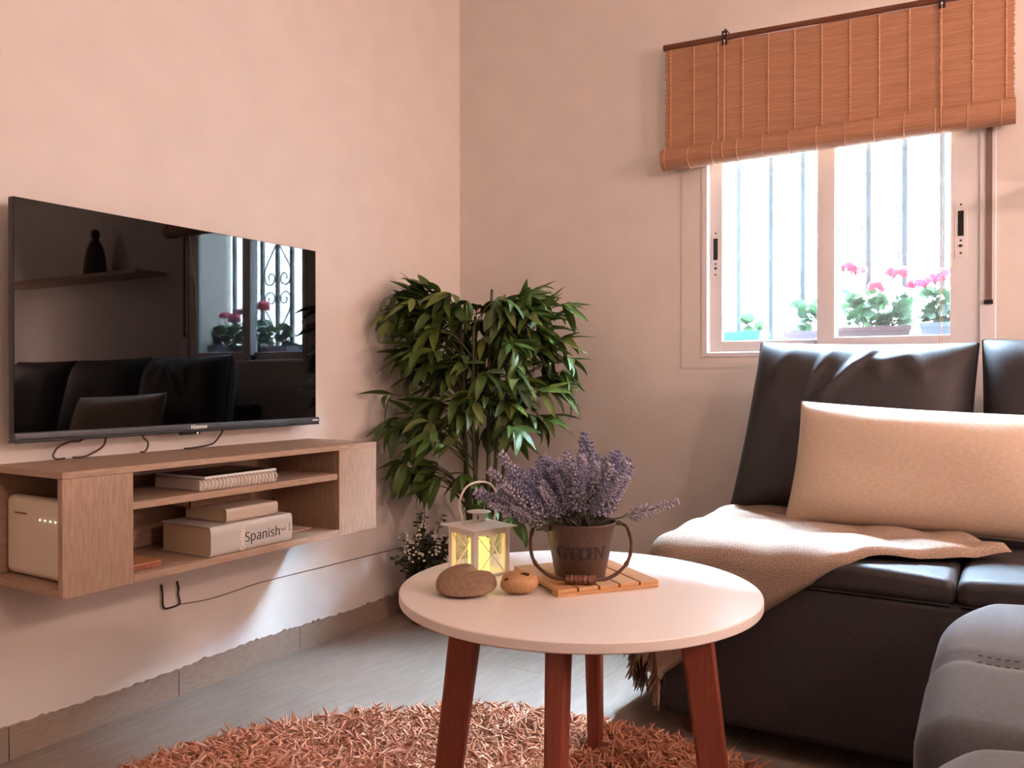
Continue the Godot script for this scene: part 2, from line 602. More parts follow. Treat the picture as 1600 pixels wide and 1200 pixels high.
func window():
	var w := Node3D.new()
	w.name = "window_1"
	add_child(w)
	w.set_meta("kind", "structure")
	part("frame", frame_mesh(1.062, 1.983, 0.977, 2.058, 0.023, 0.045, 0.018, 0.03, -0.085, 0.004), M.alu, w)
	var a := part("sash", frame_mesh(1.083, 1.52, 0.993, 2.03, 0.045, 0.05, 0.043, 0.045, -0.062, -0.034), M.alu, w)
	part("pane", boxm(Vector3(1.127, 1.035, -0.05), Vector3(1.472, 1.987, -0.046)), M.glass, a)
	lock(Vector3(1.104, 1.352, -0.034), a)
	var b := part("sash", frame_mesh(1.460, 1.94, 0.993, 2.03, 0.058, 0.082, 0.046, 0.045, -0.030, -0.002), M.alu, w)
	part("pane", boxm(Vector3(1.517, 1.038, -0.018), Vector3(1.859, 1.987, -0.014)), M.glass, b)
	lock(Vector3(1.888, 1.365, -0.002), b)
	part("gasket", boxm(Vector3(1.4535, 0.995, -0.033), Vector3(1.4595, 1.022, -0.006)), M.black, w)
	# shutter strap that runs down beside the frame into its winder slot
	var s := part("shutter_strap", boxm(Vector3(1.956, 1.14, 0.006), Vector3(1.972, 2.06, 0.0085)), M.strap)
	tag(s, "brown shutter strap hanging beside the white window frame", "strap")
	part("slot_cover", boxm(Vector3(1.951, 1.128, 0.0045), Vector3(1.975, 1.141, 0.013), 0.001), M.black, s)

func scroll_curve(sx: float, sy: float) -> Array:
	var pts := []
	pts.append(Vector3(0.006 * sx, 0.25 * sy, 0))
	pts.append(Vector3(0.055 * sx, 0.175 * sy, 0))
	pts.append(Vector3(0.098 * sx, 0.105 * sy, 0))
	for i in 12:
		var t := float(i) / 11
		var a := 0.15 - t * TAU * 1.15
		var r := 0.046 * (1.0 - 0.72 * t)
		pts.append(Vector3(sx * (0.054 + r * cos(a)), sy * (0.058 + r * sin(a)), 0))
	return curve(pts, 4)

func planter(called: String, label: String, a: Vector3, b: Vector3, mt: Material):
	var o := thing(called, label, "planter", Vector3((a.x + b.x) / 2, a.y, (a.z + b.z) / 2))
	var s := b - a
	var m := MB.new()
	var rows := []
	for q in [[0.0, 0.90, 0.86], [s.y * 0.82, 1.0, 1.0], [s.y * 0.82, 1.03, 1.04], [s.y, 1.03, 1.04], [s.y, 0.95, 0.9], [s.y * 0.8, 0.95, 0.9]]:
		var hx: float = s.x / 2 * q[1]
		var hz: float = s.z / 2 * q[2]
		rows.append(PackedVector3Array([Vector3(-hx, q[0], hz), Vector3(hx, q[0], hz), Vector3(hx, q[0], -hz), Vector3(-hx, q[0], -hz)]))
	for i in rows.size() - 1:
		for j in 4:
			var k := (j + 1) % 4
			m.quad(rows[i][j], rows[i][k], rows[i + 1][k], rows[i + 1][j])
	m.quad(rows[0][3], rows[0][2], rows[0][1], rows[0][0])
	part("trough", m.mesh(), mt, o)
	part("soil", boxm(Vector3(-s.x * 0.475, s.y * 0.6, -s.z * 0.44), Vector3(s.x * 0.475, s.y * 0.86, s.z * 0.44)), M.soil, o)
	return o

func disc_leaf(r: float) -> ArrayMesh:
	var m := MB.new()
	var n := 12
	for i in n:
		var a := TAU * i / n
		var b := TAU * (i + 1) / n
		var ra := r * (1.0 + 0.08 * cos(a * 6))
		var rb := r * (1.0 + 0.08 * cos(b * 6))
		m.tri(Vector3.ZERO, Vector3(ra * cos(a), 0.18 * r + 0.08 * r * sin(a * 3), -ra * sin(a)), Vector3(rb * cos(b), 0.18 * r + 0.08 * r * sin(b * 3), -rb * sin(b)))
	return m.mesh(true)

func flower_head(r: float) -> ArrayMesh:
	var m := MB.new()
	for k in 34:
		var d := Vector3(rng.randfn(), absf(rng.randfn()) * 0.8 - 0.2, rng.randfn()).normalized()
		var c := Vector3(d.x * r, d.y * r * 0.75, d.z * r)
		var t := d.cross(Vector3(0.3, 1, 0.2)).normalized()
		var u := d.cross(t)
		for j in 5:
			var a := TAU * j / 5
			var b := a + TAU / 6.5
			var e := c + d * 0.002
			m.tri(e, c + (t * cos(a) + u * sin(a)) * r * 0.38, c + (t * cos(b) + u * sin(b)) * r * 0.38)
	return m.mesh()

func geranium(label: String, at: Vector3, spread: Vector3, leaves: int, heads: Array, hm: Material):
	var o := thing("geranium", label, "plant", at)
	var lm := [disc_leaf(0.021), disc_leaf(0.028)]
	var st := MB.new()
	for k in leaves:
		var p := Vector3(rng.randf_range(-1, 1) * spread.x, rng.randf_range(0.1, 1.0) * spread.y, rng.randf_range(-1, 1) * spread.z)
		var l := part("leaf", lm[k % 2], M.geranium, o)
		l.position = p
		l.rotation = Vector3(rng.randf_range(-0.9, 0.9), rng.randf_range(0, TAU), rng.randf_range(-0.9, 0.9))
		if k % 3 == 0:
			st.tube([Vector3(p.x * 0.4, 0, p.z * 0.4), p], 0.0018, 5)
	for h in heads:
		var p: Vector3 = h - at
		var f := part("flower_head", flower_head(0.032), hm, o)
		f.position = p
		st.tube([Vector3(p.x * 0.6, 0, p.z * 0.4), p - Vector3(0, 0.01, 0)], 0.0018, 5)
	part("stems", st.mesh(true), M.geranium, o)

func outside():
	structure("sill", boxm(Vector3(1.0, 0.93, -0.46), Vector3(2.06, 1.0, -0.3205)), mat(Color(0.8, 0.79, 0.77), 0.7))
	structure("sill", boxm(Vector3(1.062, 0.976, -0.318), Vector3(1.983, 1.0, -0.087)), mat(Color(0.8, 0.79, 0.77), 0.7))
	structure("pavement", boxm(Vector3(-8, -0.5, -14), Vector3(12, -0.3, -0.47)), mat(Color(0.7, 0.68, 0.65), 0.9))
	structure("opposite_house", boxm(Vector3(-9, -0.3, -4.6), Vector3(13, 5.6, -4.2)), mat(Color(0.93, 0.92, 0.90), 0.9))
	# wrought-iron window grille
	var g := thing("window_grille", "wrought iron grille of upright bars with scrolls outside the window", "grille", Vector3(1.5, 1.0, -0.40))
	var zz := -0.30 + 0.40
	for x in [1.0, 1.113, 1.236, 1.353, 1.470, 1.58, 1.698, 1.816, 1.925, 2.034]:
		part("bar", boxm(Vector3(x - 1.5 - 0.0088, 0.02, zz - 0.0088), Vector3(x - 1.5 + 0.0088, 1.1, zz + 0.0088)), M.iron, g)
	for y in [0.02, 1.08]:
		part("rail", boxm(Vector3(-0.52, y - 0.006, zz - 0.012), Vector3(0.55, y + 0.006, zz + 0.012)), M.iron, g)
	for sx in [-1.0, 1.0]:
		for sy in [-1.0, 1.0]:
			var m := MB.new()
			m.tube(scroll_curve(sx, sy), 0.0035, 6)
			var s := part("scroll", m.mesh(true), M.iron, g)
			s.position = Vector3(0.08, 0.395, zz)
	planter("planter", "brown trough of geraniums on the sill behind the right window pane", Vector3(1.505, 1.0, -0.25), Vector3(1.735, 1.078, -0.11), M.plastic_brown)
	planter("planter", "grey trough on the sill beside the brown trough", Vector3(1.765, 1.0, -0.25), Vector3(1.925, 1.085, -0.11), M.plastic_grey)
	planter("planter", "teal trough on the sill behind the left window pane", Vector3(1.09, 1.0, -0.25), Vector3(1.24, 1.075, -0.12), M.plastic_teal)
	planter("planter", "mauve trough on the sill behind the window mullion", Vector3(1.325, 1.0, -0.25), Vector3(1.475, 1.07, -0.12), M.plastic_mauve)
	geranium("deep red geranium blooming in the brown trough", Vector3(1.62, 1.066, -0.18), Vector3(0.11, 0.135, 0.05), 84, [Vector3(1.54, 1.288, -0.16), Vector3(1.677, 1.262, -0.17), Vector3(1.631, 1.213, -0.15), Vector3(1.70, 1.255, -0.16), Vector3(1.56, 1.275, -0.18)], M.petal)
	geranium("pink geranium with broad blooms in the grey trough", Vector3(1.845, 1.07, -0.18), Vector3(0.085, 0.12, 0.05), 60, [Vector3(1.752, 1.217, -0.15), Vector3(1.80, 1.236, -0.19), Vector3(1.835, 1.242, -0.16), Vector3(1.775, 1.222, -0.17)], M.petal_pink)
	geranium("leafy green seedling without blooms in the mauve trough", Vector3(1.40, 1.06, -0.18), Vector3(0.06, 0.11, 0.04), 22, [], M.petal)
	geranium("sparse green seedling without blooms in the teal trough", Vector3(1.20, 1.062, -0.18), Vector3(0.03, 0.06, 0.03), 7, [], M.petal)

# ------------------------------------------------------------------ lamps and shelf beyond the right edge of the photograph; their light and reflections show
func globe_lamp(called: String, label: String, at: Vector3, stand_h: float, r: float, energy: float):
	var o := thing(called, label, "lamp", at)
	var m := MB.new()
	m.lathe(Vector3.ZERO, [Vector2(0, 0), Vector2(r * 1.3, 0), Vector2(r * 1.3, 0.012), Vector2(r * 1.2, 0.02), Vector2(0.012, 0.028), Vector2(0.011, stand_h - r), Vector2(r * 0.4, stand_h - r), Vector2(r * 0.42, stand_h - r * 0.9), Vector2(0, stand_h - r * 0.9)], 28)
	part("stand", m.mesh(), M.brass, o)
	m = MB.new()
	m.ball(Vector3(0, stand_h, 0), Vector3.ONE * r, 12)
	part("globe", m.mesh(true), glow(WARM, 2.5), o)
	var l := OmniLight3D.new()
	l.name = "lamp_light"
	l.light_color = WARM
	l.light_energy = energy
	l.light_size = r
	l.omni_range = 9.0
	l.omni_attenuation = 2.0
	l.shadow_enabled = true
	l.position = Vector3(0, stand_h, 0)
	o.add_child(l)

func lamps():
	globe_lamp("floor_lamp", "floor lamp with a frosted globe standing by the wall opposite the television", Vector3(3.3, 0, 2.5), 1.62, 0.11, LAMP_ROOM)
	globe_lamp("floor_lamp", "tall floor lamp with a frosted globe a step in front of the sofa end", Vector3(3.45, 0, 1.15), 1.78, 0.09, LAMP_HIGH)
	var t := thing("side_table", "small dark side table at the far end of the sofa", "table", Vector3(3.45, 0, 0.42))
	part("top", boxm(Vector3(-0.16, 0.56, -0.16), Vector3(0.16, 0.58, 0.16), 0.004), M.batten, t)
	for a in [-1, 1]:
		for b in [-1, 1]:
			part("leg", boxm(Vector3(a * 0.13 - 0.015, 0, b * 0.13 - 0.015), Vector3(a * 0.13 + 0.015, 0.56, b * 0.13 + 0.015)), M.batten, t)
	globe_lamp("table_lamp", "small globe lamp on the dark side table", Vector3(3.45, 0.58, 0.42), 0.5, 0.07, LAMP_LOW)
	var s := part("wall_shelf", boxm(Vector3(2.12, 1.465, 0.0), Vector3(3.55, 1.487, 0.19), 0.002), M.oak_h)
	tag(s, "wooden shelf on the wall to the right of the window", "shelf")
	var f := thing("figurine", "dark figurine standing on the wall shelf", "figurine", Vector3(2.62, 1.487, 0.1))
	var m := MB.new()
	m.lathe(Vector3.ZERO, [Vector2(0, 0), Vector2(0.06, 0), Vector2(0.062, 0.02), Vector2(0.055, 0.10), Vector2(0.045, 0.15), Vector2(0.03, 0.19), Vector2(0.018, 0.205), Vector2(0.02, 0.215)], 20)
	part("robe", m.mesh(true), M.twig, f)
	m = MB.new()
	m.ball(Vector3(0, 0.235, 0), Vector3(0.025, 0.032, 0.025), 8)
	part("head", m.mesh(true), M.twig, f)

# ------------------------------------------------------------------ console with its books
func console():
	var c := thing("wall_console", "pale oak floating console under the television", "console", Vector3(0, 0.428, 1.4))
	var b := func(a: Vector3, d: Vector3, r := 0.0012) -> ArrayMesh: return boxm(a - Vector3(0, 0.428, 1.4), d - Vector3(0, 0.428, 1.4), r)
	part("top", b.call(Vector3(0.001, 0.685, 0.893), Vector3(0.30, 0.70, 1.91)), M.oak_h, c)
	part("bottom", b.call(Vector3(0.001, 0.428, 0.893), Vector3(0.2825, 0.446, 1.91)), M.oak_h, c)
	part("bottom_edge", b.call(Vector3(0.2827, 0.428, 1.063), Vector3(0.30, 0.446, 1.7425)), M.oak_h, c)
	part("back", b.call(Vector3(0.001, 0.4462, 0.909), Vector3(0.012, 0.6848, 1.905)), M.oak_h, c)
	part("front_panel", b.call(Vector3(0.2827, 0.428, 1.743), Vector3(0.30, 0.6848, 1.91)), M.oak_v, c)
	part("front_panel", b.call(Vector3(0.2827, 0.428, 0.893), Vector3(0.30, 0.6848, 1.0625)), M.oak_v, c)
	part("side_panel", b.call(Vector3(0.0125, 0.4462, 0.893), Vector3(0.2825, 0.6848, 0.908)), M.oak_v, c)
	part("divider", b.call(Vector3(0.0125, 0.4462, 1.0475), Vector3(0.2825, 0.6848, 1.0625)), M.oak_v, c)
	part("divider", b.call(Vector3(0.0125, 0.4462, 1.743), Vector3(0.2825, 0.6848, 1.758)), M.oak_v, c)
	part("shelf", b.call(Vector3(0.0125, 0.597, 1.0627), Vector3(0.293, 0.615, 1.7428)), M.oak_h, c)
	# router in the open end
	var r := thing("router", "cream upright router with a row of indicator lights in the console end", "router", Vector3(0.145, 0.4465, 1.86))
	var m := MB.new()
	m.rbox(Vector3(0, 0.0925, 0), Vector3(0.262, 0.183, 0.035), 0.016, Basis(), 1, 4)
	m.warp(func(p): return p + Vector3(0, 0, 0.006 * (1.0 - pow(p.x / 0.131, 2.0))) )
	part("case", m.mesh(true), M.router, r)
	for k in 4:
		var d := MB.new()
		d.ball(Vector3(0.022 + 0.0205 * k, 0.137, 0.0235), Vector3(0.0026, 0.0026, 0.0015), 5)
		part("indicator_light", d.mesh(true), glow(Color(1, 0.97, 0.9), 1.6), r)
	part("nameplate", boxm(Vector3(-0.085, 0.144, 0.0205), Vector3(-0.038, 0.1475, 0.0222)), mat(Color(0.55, 0.45, 0.25), 0.5), r)
	# thick dictionary with its spine to the room
	var d := thing("dictionary", "thick silver-grey Spanish dictionary lying with its lettered spine outwards", "book", Vector3(0.195, 0.4465, 1.386))
	book(d, Vector3(0.196, 0.076, 0.276), M.silver_cover)
	var t := part("lettering", text_mesh("Spanish", 0.0255, "Droid Sans", 500), M.dark_print, d)
	t.rotation.y = PI / 2
	t.position = Vector3(0.1006, 0.034, -0.032)
	var t2 := part("lettering", text_mesh("Collins", 0.0165, "Droid Sans", 600), mat(Color(0.88, 0.84, 0.78), 0.5), d)
	t2.rotation = Vector3(0, PI / 2, PI / 2)
	t2.position = Vector3(0.1005, 0.038, 0.038)
	var arc := []
	for i in 9:
		var a := PI + PI * i / 8.0
		arc.append(Vector3(0.1003, 0.040 + 0.006 * sin(a), -0.106 - 0.008 * cos(a)))
	part("emblem", tubem(arc, 0.0011, 5), M.dark_print, d)
	part("emblem", tubem([Vector3(0.1003, 0.051, -0.1285), Vector3(0.1003, 0.040, -0.1265), Vector3(0.1003, 0.028, -0.1285)], 0.0009, 5), M.dark_print, d)
	var e := thing("paperback", "smaller pale book lying on top of the silver dictionary", "book", Vector3(0.19, 0.5235, 1.372))
	book(e, Vector3(0.17, 0.036, 0.176), M.grey_cover)
	var g := thing("paperback", "tan book lying at the back on the smaller pale book", "book", Vector3(0.115, 0.560, 1.40))
	book(g, Vector3(0.14, 0.022, 0.20), mat(Color(0.50, 0.37, 0.27), 0.7))
	# spiral notebook and tablet on the middle shelf
	var n := thing("spiral_notebook", "white spiral-bound notebook lying on the console shelf", "notebook", Vector3(0.19, 0.6155, 1.42))
	part("pages", boxm(Vector3(-0.09, 0.002, -0.124), Vector3(0.088, 0.026, 0.124), 0.001), mat(Color(0.80, 0.76, 0.72), 0.9), n)
	part("cover", boxm(Vector3(-0.092, 0.0, -0.126), Vector3(0.089, 0.0018, 0.126)), M.grey_cover, n)
	part("cover", boxm(Vector3(-0.092, 0.0262, -0.126), Vector3(0.089, 0.028, 0.126)), M.silver_cover, n)
	for k in 21:
		var p := []
		for i in 13:
			var a := TAU * i / 12
			p.append(Vector3(0.092 + 0.011 * cos(a), 0.0145 + 0.0135 * sin(a), -0.118 + 0.0118 * k + 0.003 * i / 12.0))
		part("ring", tubem(p, 0.0022, 6), M.enamel, n)
	var tb := thing("tablet", "thin silver tablet lying on the spiral notebook", "tablet", Vector3(0.185, 0.6445, 1.412), 0.03)
	m = MB.new()
	m.rbox(Vector3(0, 0.0035, 0), Vector3(0.19, 0.007, 0.247), 0.003, Basis(), 1, 2)
	part("case", m.mesh(true), mat(Color(0.85, 0.83, 0.82), 0.35), tb)
	part("screen", boxm(Vector3(-0.085, 0.0069, -0.115), Vector3(0.085, 0.0073, 0.115)), M.black_gloss, tb)
	var w := thing("wooden_box", "flat orange-brown wooden box beside the dictionary", "box", Vector3(0.18, 0.4465, 1.69))
	part("body", boxm(Vector3(-0.085, 0, -0.042), Vector3(0.088, 0.011, 0.042), 0.001), M.beech, w)
	part("lid", boxm(Vector3(-0.086, 0.0114, -0.043), Vector3(0.089, 0.0165, 0.043), 0.001), mat(Color(0.60, 0.36, 0.20), 0.6), w)
	var pp := part("paper_slip", boxm(Vector3(0.1, 0.4465, 1.09), Vector3(0.21, 0.449, 1.19)), mat(Color(0.82, 0.72, 0.64), 0.8))
	tag(pp, "pale paper slip lying in the lower right of the console", "paper")

func book(o: Node3D, s: Vector3, cover: Material):
	var h := s * 0.5
	var c := 0.0022
	part("pages", boxm(Vector3(-h.x + 0.004, c, -h.z + 0.004), Vector3(h.x - 0.006, s.y - c, h.z - 0.004)), M.paper, o)
	part("cover", boxm(Vector3(-h.x, 0, -h.z), Vector3(h.x - 0.004, c, h.z), 0.0008), cover, o)
	part("cover", boxm(Vector3(-h.x, s.y - c, -h.z), Vector3(h.x - 0.004, s.y, h.z), 0.0008), cover, o)
	# slightly rounded spine
	var m := MB.new()
	var rows := []
	for i in 11:
		var a := -PI / 2 + PI * i / 10
		var y := h.y + h.y * sin(a)
		var x := h.x - 0.005 + 0.010 * cos(a) * (1.0 if absf(sin(a)) < 0.98 else 0.3)
		x = minf(x, h.x + 0.0022)
		rows.append(PackedVector3Array([Vector3(x, y, h.z), Vector3(x, y, -h.z)]))
	m.grid(rows)
	var back := []
	for i in 11:
		back.append(PackedVector3Array([Vector3(h.x - 0.0065, rows[i][0].y, h.z), Vector3(h.x - 0.0065, rows[i][0].y, -h.z)]))
	m.grid(back, false, true)
	for i in 10:
		m.quad(back[i][0], rows[i][0], rows[i + 1][0], back[i + 1][0])
		m.quad(rows[i][1], back[i][1], back[i + 1][1], rows[i + 1][1])
	part("spine", m.mesh(), cover, o)

# ------------------------------------------------------------------ television
func television():
	var o := thing("television", "large black flat-screen television hung on the wall above the console", "television", Vector3(0, 0.755, 1.412))
	# local: z from -0.478 (window side) to 0.481
	part("rear_shell", boxm(Vector3(0.028, 0.03, -0.42), Vector3(0.062, 0.48, 0.42), 0.008), M.black, o)
	part("wall_bracket", boxm(Vector3(0.001, 0.20, -0.16), Vector3(0.028, 0.36, 0.16), 0.002), M.black, o)
	part("bezel", boxm(Vector3(0.058, 0.006, -0.4775), Vector3(0.0785, 0.563, 0.4815), 0.002), M.black, o)
	part("screen", boxm(Vector3(0.0785, 0.021, -0.4755), Vector3(0.080, 0.561, 0.4795)), M.black_gloss, o)
	part("bottom_bar", boxm(Vector3(0.06, 0.004, -0.487), Vector3(0.085, 0.020, 0.4815), 0.002), M.bar_grey, o)
	part("lower_lip", boxm(Vector3(0.056, -0.003, -0.487), Vector3(0.084, 0.0038, 0.4815), 0.001), M.black, o)
	var t := part("logo", text_mesh("Hisense", 0.0105, "Droid Sans", 800), M.white_print, o)
	t.rotation.y = PI / 2
	t.position = Vector3(0.0853, 0.0115, -0.018)
	part("badge", boxm(Vector3(0.0848, 0.0095, -0.481), Vector3(0.0856, 0.0135, -0.456)), M.white_print, o)
	var ir := part("receiver", boxm(Vector3(0.058, -0.010, -0.03), Vector3(0.076, -0.003, 0.03), 0.002), M.black, o)
	var d := MB.new()
	d.ball(Vector3(0.0765, -0.0065, -0.02), Vector3(0.0015, 0.0026, 0.0026), 5)
	part("indicator_light", d.mesh(true), glow(Color(1, 0.9, 0.85), 1.0), ir)
	var cables := [
		["pale brown cable looping from the television down onto the console", M.cable_pale, [Vector3(0.016, 0.79, 1.66), Vector3(0.024, 0.747, 1.697), Vector3(0.03, 0.744, 1.731), Vector3(0.03, 0.734, 1.76), Vector3(0.03, 0.719, 1.772), Vector3(0.03, 0.71, 1.774), Vector3(0.03, 0.7035, 1.765), Vector3(0.02, 0.7032, 1.74)]],
		["brown cable hanging beside the looped pale cable", M.cable_pale, [Vector3(0.016, 0.79, 1.628), Vector3(0.022, 0.748, 1.632), Vector3(0.03, 0.726, 1.646), Vector3(0.03, 0.708, 1.681), Vector3(0.028, 0.7032, 1.70), Vector3(0.02, 0.7032, 1.72)]],
		["short bowed cable dropping straight from the television middle", M.cable_pale, [Vector3(0.016, 0.79, 1.535), Vector3(0.022, 0.747, 1.527), Vector3(0.03, 0.727, 1.515), Vector3(0.03, 0.706, 1.523), Vector3(0.025, 0.7032, 1.535)]],
		["thin black cable slanting from the television to the console", M.cable, [Vector3(0.016, 0.79, 1.24), Vector3(0.022, 0.746, 1.261), Vector3(0.03, 0.716, 1.295), Vector3(0.03, 0.708, 1.318), Vector3(0.03, 0.7032, 1.37), Vector3(0.03, 0.7032, 1.40)]],
	]
	for c in cables:
		var p := part("cable", tubem(curve(c[2], 8), 0.0026, 7), c[1])
		tag(p, c[0], "cable", "cables under the television")

# ------------------------------------------------------------------ sofa
func sofa():
	var o := thing("sofa", "dark charcoal sofa standing under the window", "sofa", Vector3(1.26, 0, 0.93))
	var L := Vector3(1.26, 0, 0.93)
	var m := MB.new()
	m.rbox(Vector3(2.24, 0.2375, 0.497) - L, Vector3(1.944, 0.365, 0.866), 0.02, Basis(), 1, 3)
	part("base", m.mesh(true), M.sofa, o)
	var xs := [1.262, 1.93, 2.57, 3.21]
	for k in 3:
		m = MB.new()
		m.rbox(Vector3((xs[k] + xs[k + 1]) / 2, 0.4435, 0.501) - L, Vector3(xs[k + 1] - xs[k] - 0.002, 0.060, 0.870), 0.022, Basis(), 14, 5)
		var cx: float = (xs[k] + xs[k + 1]) / 2 - L.x
		m.warp(func(p): return p + Vector3(0, 0.014 * (1.0 - pow((p.x - cx) / 0.32, 2.0)) * (1.0 if p.y > 0.44 else 0.0), 0))
		var s := part("seat_cushion", m.mesh(true), M.sofa, o)
		var q := []
		for i in 13:
			q.append(Vector3(lerpf(xs[k] + 0.01, xs[k + 1] - 0.01, i / 12.0), 0.4175, 0.9315) - L)
		part("seam", tubem(q, 0.003, 6), M.piping, s)
	m = MB.new()
	m.rbox(Vector3(2.26, 0.55, 0.065) - L, Vector3(1.86, 0.46, 0.085), 0.03, Basis(), 1, 4)
	part("back_frame", m.mesh(true), M.sofa, o)
	for x in [1.33, 3.14]:
		for z in [0.15, 0.86]:
			m = MB.new()
			m.lathe(Vector3(x, 0, z) - L, [Vector2(0, 0), Vector2(0.022, 0), Vector2(0.03, 0.07), Vector2(0, 0.07)], 14)
			part("foot", m.mesh(), M.batten, o)
	# loose back cushions: they can be lifted off
	var folds := func(u: float, v: float) -> float:
		var w := 0.0
		# creases pulled down from the top seam: start u, start v, end u, end v, width, height
		for f in [[0.30, 0.70, 0.40, 0.99, 0.020, 0.010], [0.36, 0.64, 0.60, 0.985, 0.022, 0.016], [0.62, 0.80, 0.55, 0.97, 0.030, 0.008], [0.80, 0.78, 0.70, 0.97, 0.035, 0.009], [0.13, 0.80, 0.20, 0.98, 0.035, 0.008], [0.50, 0.84, 0.72, 0.90, 0.028, 0.007]]:
			var a := Vector2(f[0], f[1] * 0.8)
			var bb := Vector2(f[2], f[3] * 0.8)
			var q := Geometry2D.get_closest_point_to_segment(Vector2(u, v * 0.8), a, bb)
			var dd: float = q.distance_to(Vector2(u, v * 0.8)) / f[4]
			w += f[5] * exp(-dd * dd)
		return w - 0.010 * smoothstep(0.7, 0.95, v) * (1.0 - pow(2.0 * u - 1.0, 2.0)) + 0.003 * sin(u * 7.0 + v * 5.0)
	back_cushion("charcoal back cushion with creased top, standing left behind the linen pillow", [Vector3(1.268, 0.492, 0.330), Vector3(1.925, 0.492, 0.330), Vector3(1.945, 1.0, 0.215), Vector3(1.335, 1.015, 0.215)], folds)
	var soft := func(u: float, v: float) -> float: return 0.004 * sin(u * 8.0 + v * 4.0)
	back_cushion("charcoal back cushion standing next to the creased one", [Vector3(1.955, 0.492, 0.330), Vector3(2.575, 0.492, 0.330), Vector3(2.575, 1.0, 0.215), Vector3(1.955, 1.01, 0.215)], soft)
	back_cushion("charcoal back cushion at the far end of the sofa", [Vector3(2.595, 0.492, 0.330), Vector3(3.2, 0.492, 0.330), Vector3(3.2, 1.0, 0.215), Vector3(2.6, 1.0, 0.215)], soft)
	# linen pillow
	var c := [Vector3(1.482, 0.500, 0.535), Vector3(2.18, 0.500, 0.535), Vector3(2.19, 0.804, 0.452), Vector3(1.510, 0.834, 0.452)]
	var p := thing("lumbar_pillow", "long beige linen pillow leaning on the dark back cushions", "pillow")
	var pb := func(u: float, v: float) -> float: return 0.004 * sin(u * 5.0 + v * 7.0) + 0.003 * sin(u * 13.0 - v * 4.0) * v
	part("cover", pillow(c, 0.16, 40, 26, 3.2, 0.03, pb), M.linen, p)
	part("seam", tubem(pillow_rim(c, 0.03), 0.0022, 6), M.linen, p)

func back_cushion(label: String, c: Array, bump: Callable):
	var p := thing("back_cushion", label, "cushion", Vector3.ZERO, 0, "back cushions of the sofa")
	part("cover", pillow(c, 0.22, 70, 50, 5.0, 0.022, bump), M.sofa, p)
	part("piping", tubem(pillow_rim(c, 0.022), 0.0035, 6), M.piping, p)

func chaise():
	var L := Vector3(2.36, 0, 1.75)
	var o := thing("chaise_lounge", "grey suede chaise with stitched cushions in front of the sofa", "chaise", L)
	var m := MB.new()
	m.rbox(Vector3(2.37, 0.15, 1.72) - L, Vector3(0.86, 0.2, 1.5), 0.04, Basis(), 1, 3)
	part("base", m.mesh(true), M.suede, o)
	for k in 2:
		var z0: float = [0.955, 1.705][k]
		var z1: float = [1.685, 2.46][k]
		m = MB.new()
		m.rbox(Vector3(2.36, 0.355, (z0 + z1) / 2) - L, Vector3(0.89, 0.21, z1 - z0), 0.06, Basis(), 34, 8)
		var zc: float = (z0 + z1) / 2 - L.z
		var groove: float = z0 + 0.465 - L.z
		var zb: float = z0 - L.z
		var zs: float = z1 - L.z
		var x0: float = 1.915 - L.x
		m.warp(func(p):
			var rc := 0.26
			var a: float = (rc - (p.x - x0)) / rc
			var b: float = (rc - (p.z - zb)) / rc
			if a > 0.0 and b > 0.0:
				a = minf(a, 1.0); b = minf(b, 1.0)
				p.x = x0 + rc - rc * a * sqrt(1.0 - b * b * 0.5)
				p.z = zb + rc - rc * b * sqrt(1.0 - a * a * 0.5)
			if p.y < 0.3: return p
			var d: float = (p.z - groove) / 0.020
			var wave := 0.0012 * sin(p.x * 60.0) * exp(-pow((p.z - groove) / 0.05, 2.0))
			var fall := 0.035 * pow(clampf((p.z - groove) / (zs - groove), 0.0, 1.0), 1.5)
			return p + Vector3(0, -0.012 * exp(-d * d) + wave - fall, 0))
		var cu := part("seat_cushion", m.mesh(true), M.suede, o)
		for e in [-0.007, 0.007]:
			var st := MB.new()
			for i in 60:
				var x: float = -0.37 + 0.74 * i / 59.0
				st.box(Vector3(x, 0.4575 + 0.0012 * sin(x * 60.0), groove + e * 2.6), Vector3(0.0065, 0.002, 0.002))
			part("stitching", st.mesh(), M.suede, cu)
	for x in [1.99, 2.74]:
		for z in [1.02, 2.42]:
			m = MB.new()
			m.lathe(Vector3(x, 0, z) - L, [Vector2(0, 0), Vector2(0.02, 0), Vector2(0.026, 0.055), Vector2(0, 0.055)], 12)
			part("foot", m.mesh(), M.batten, o)

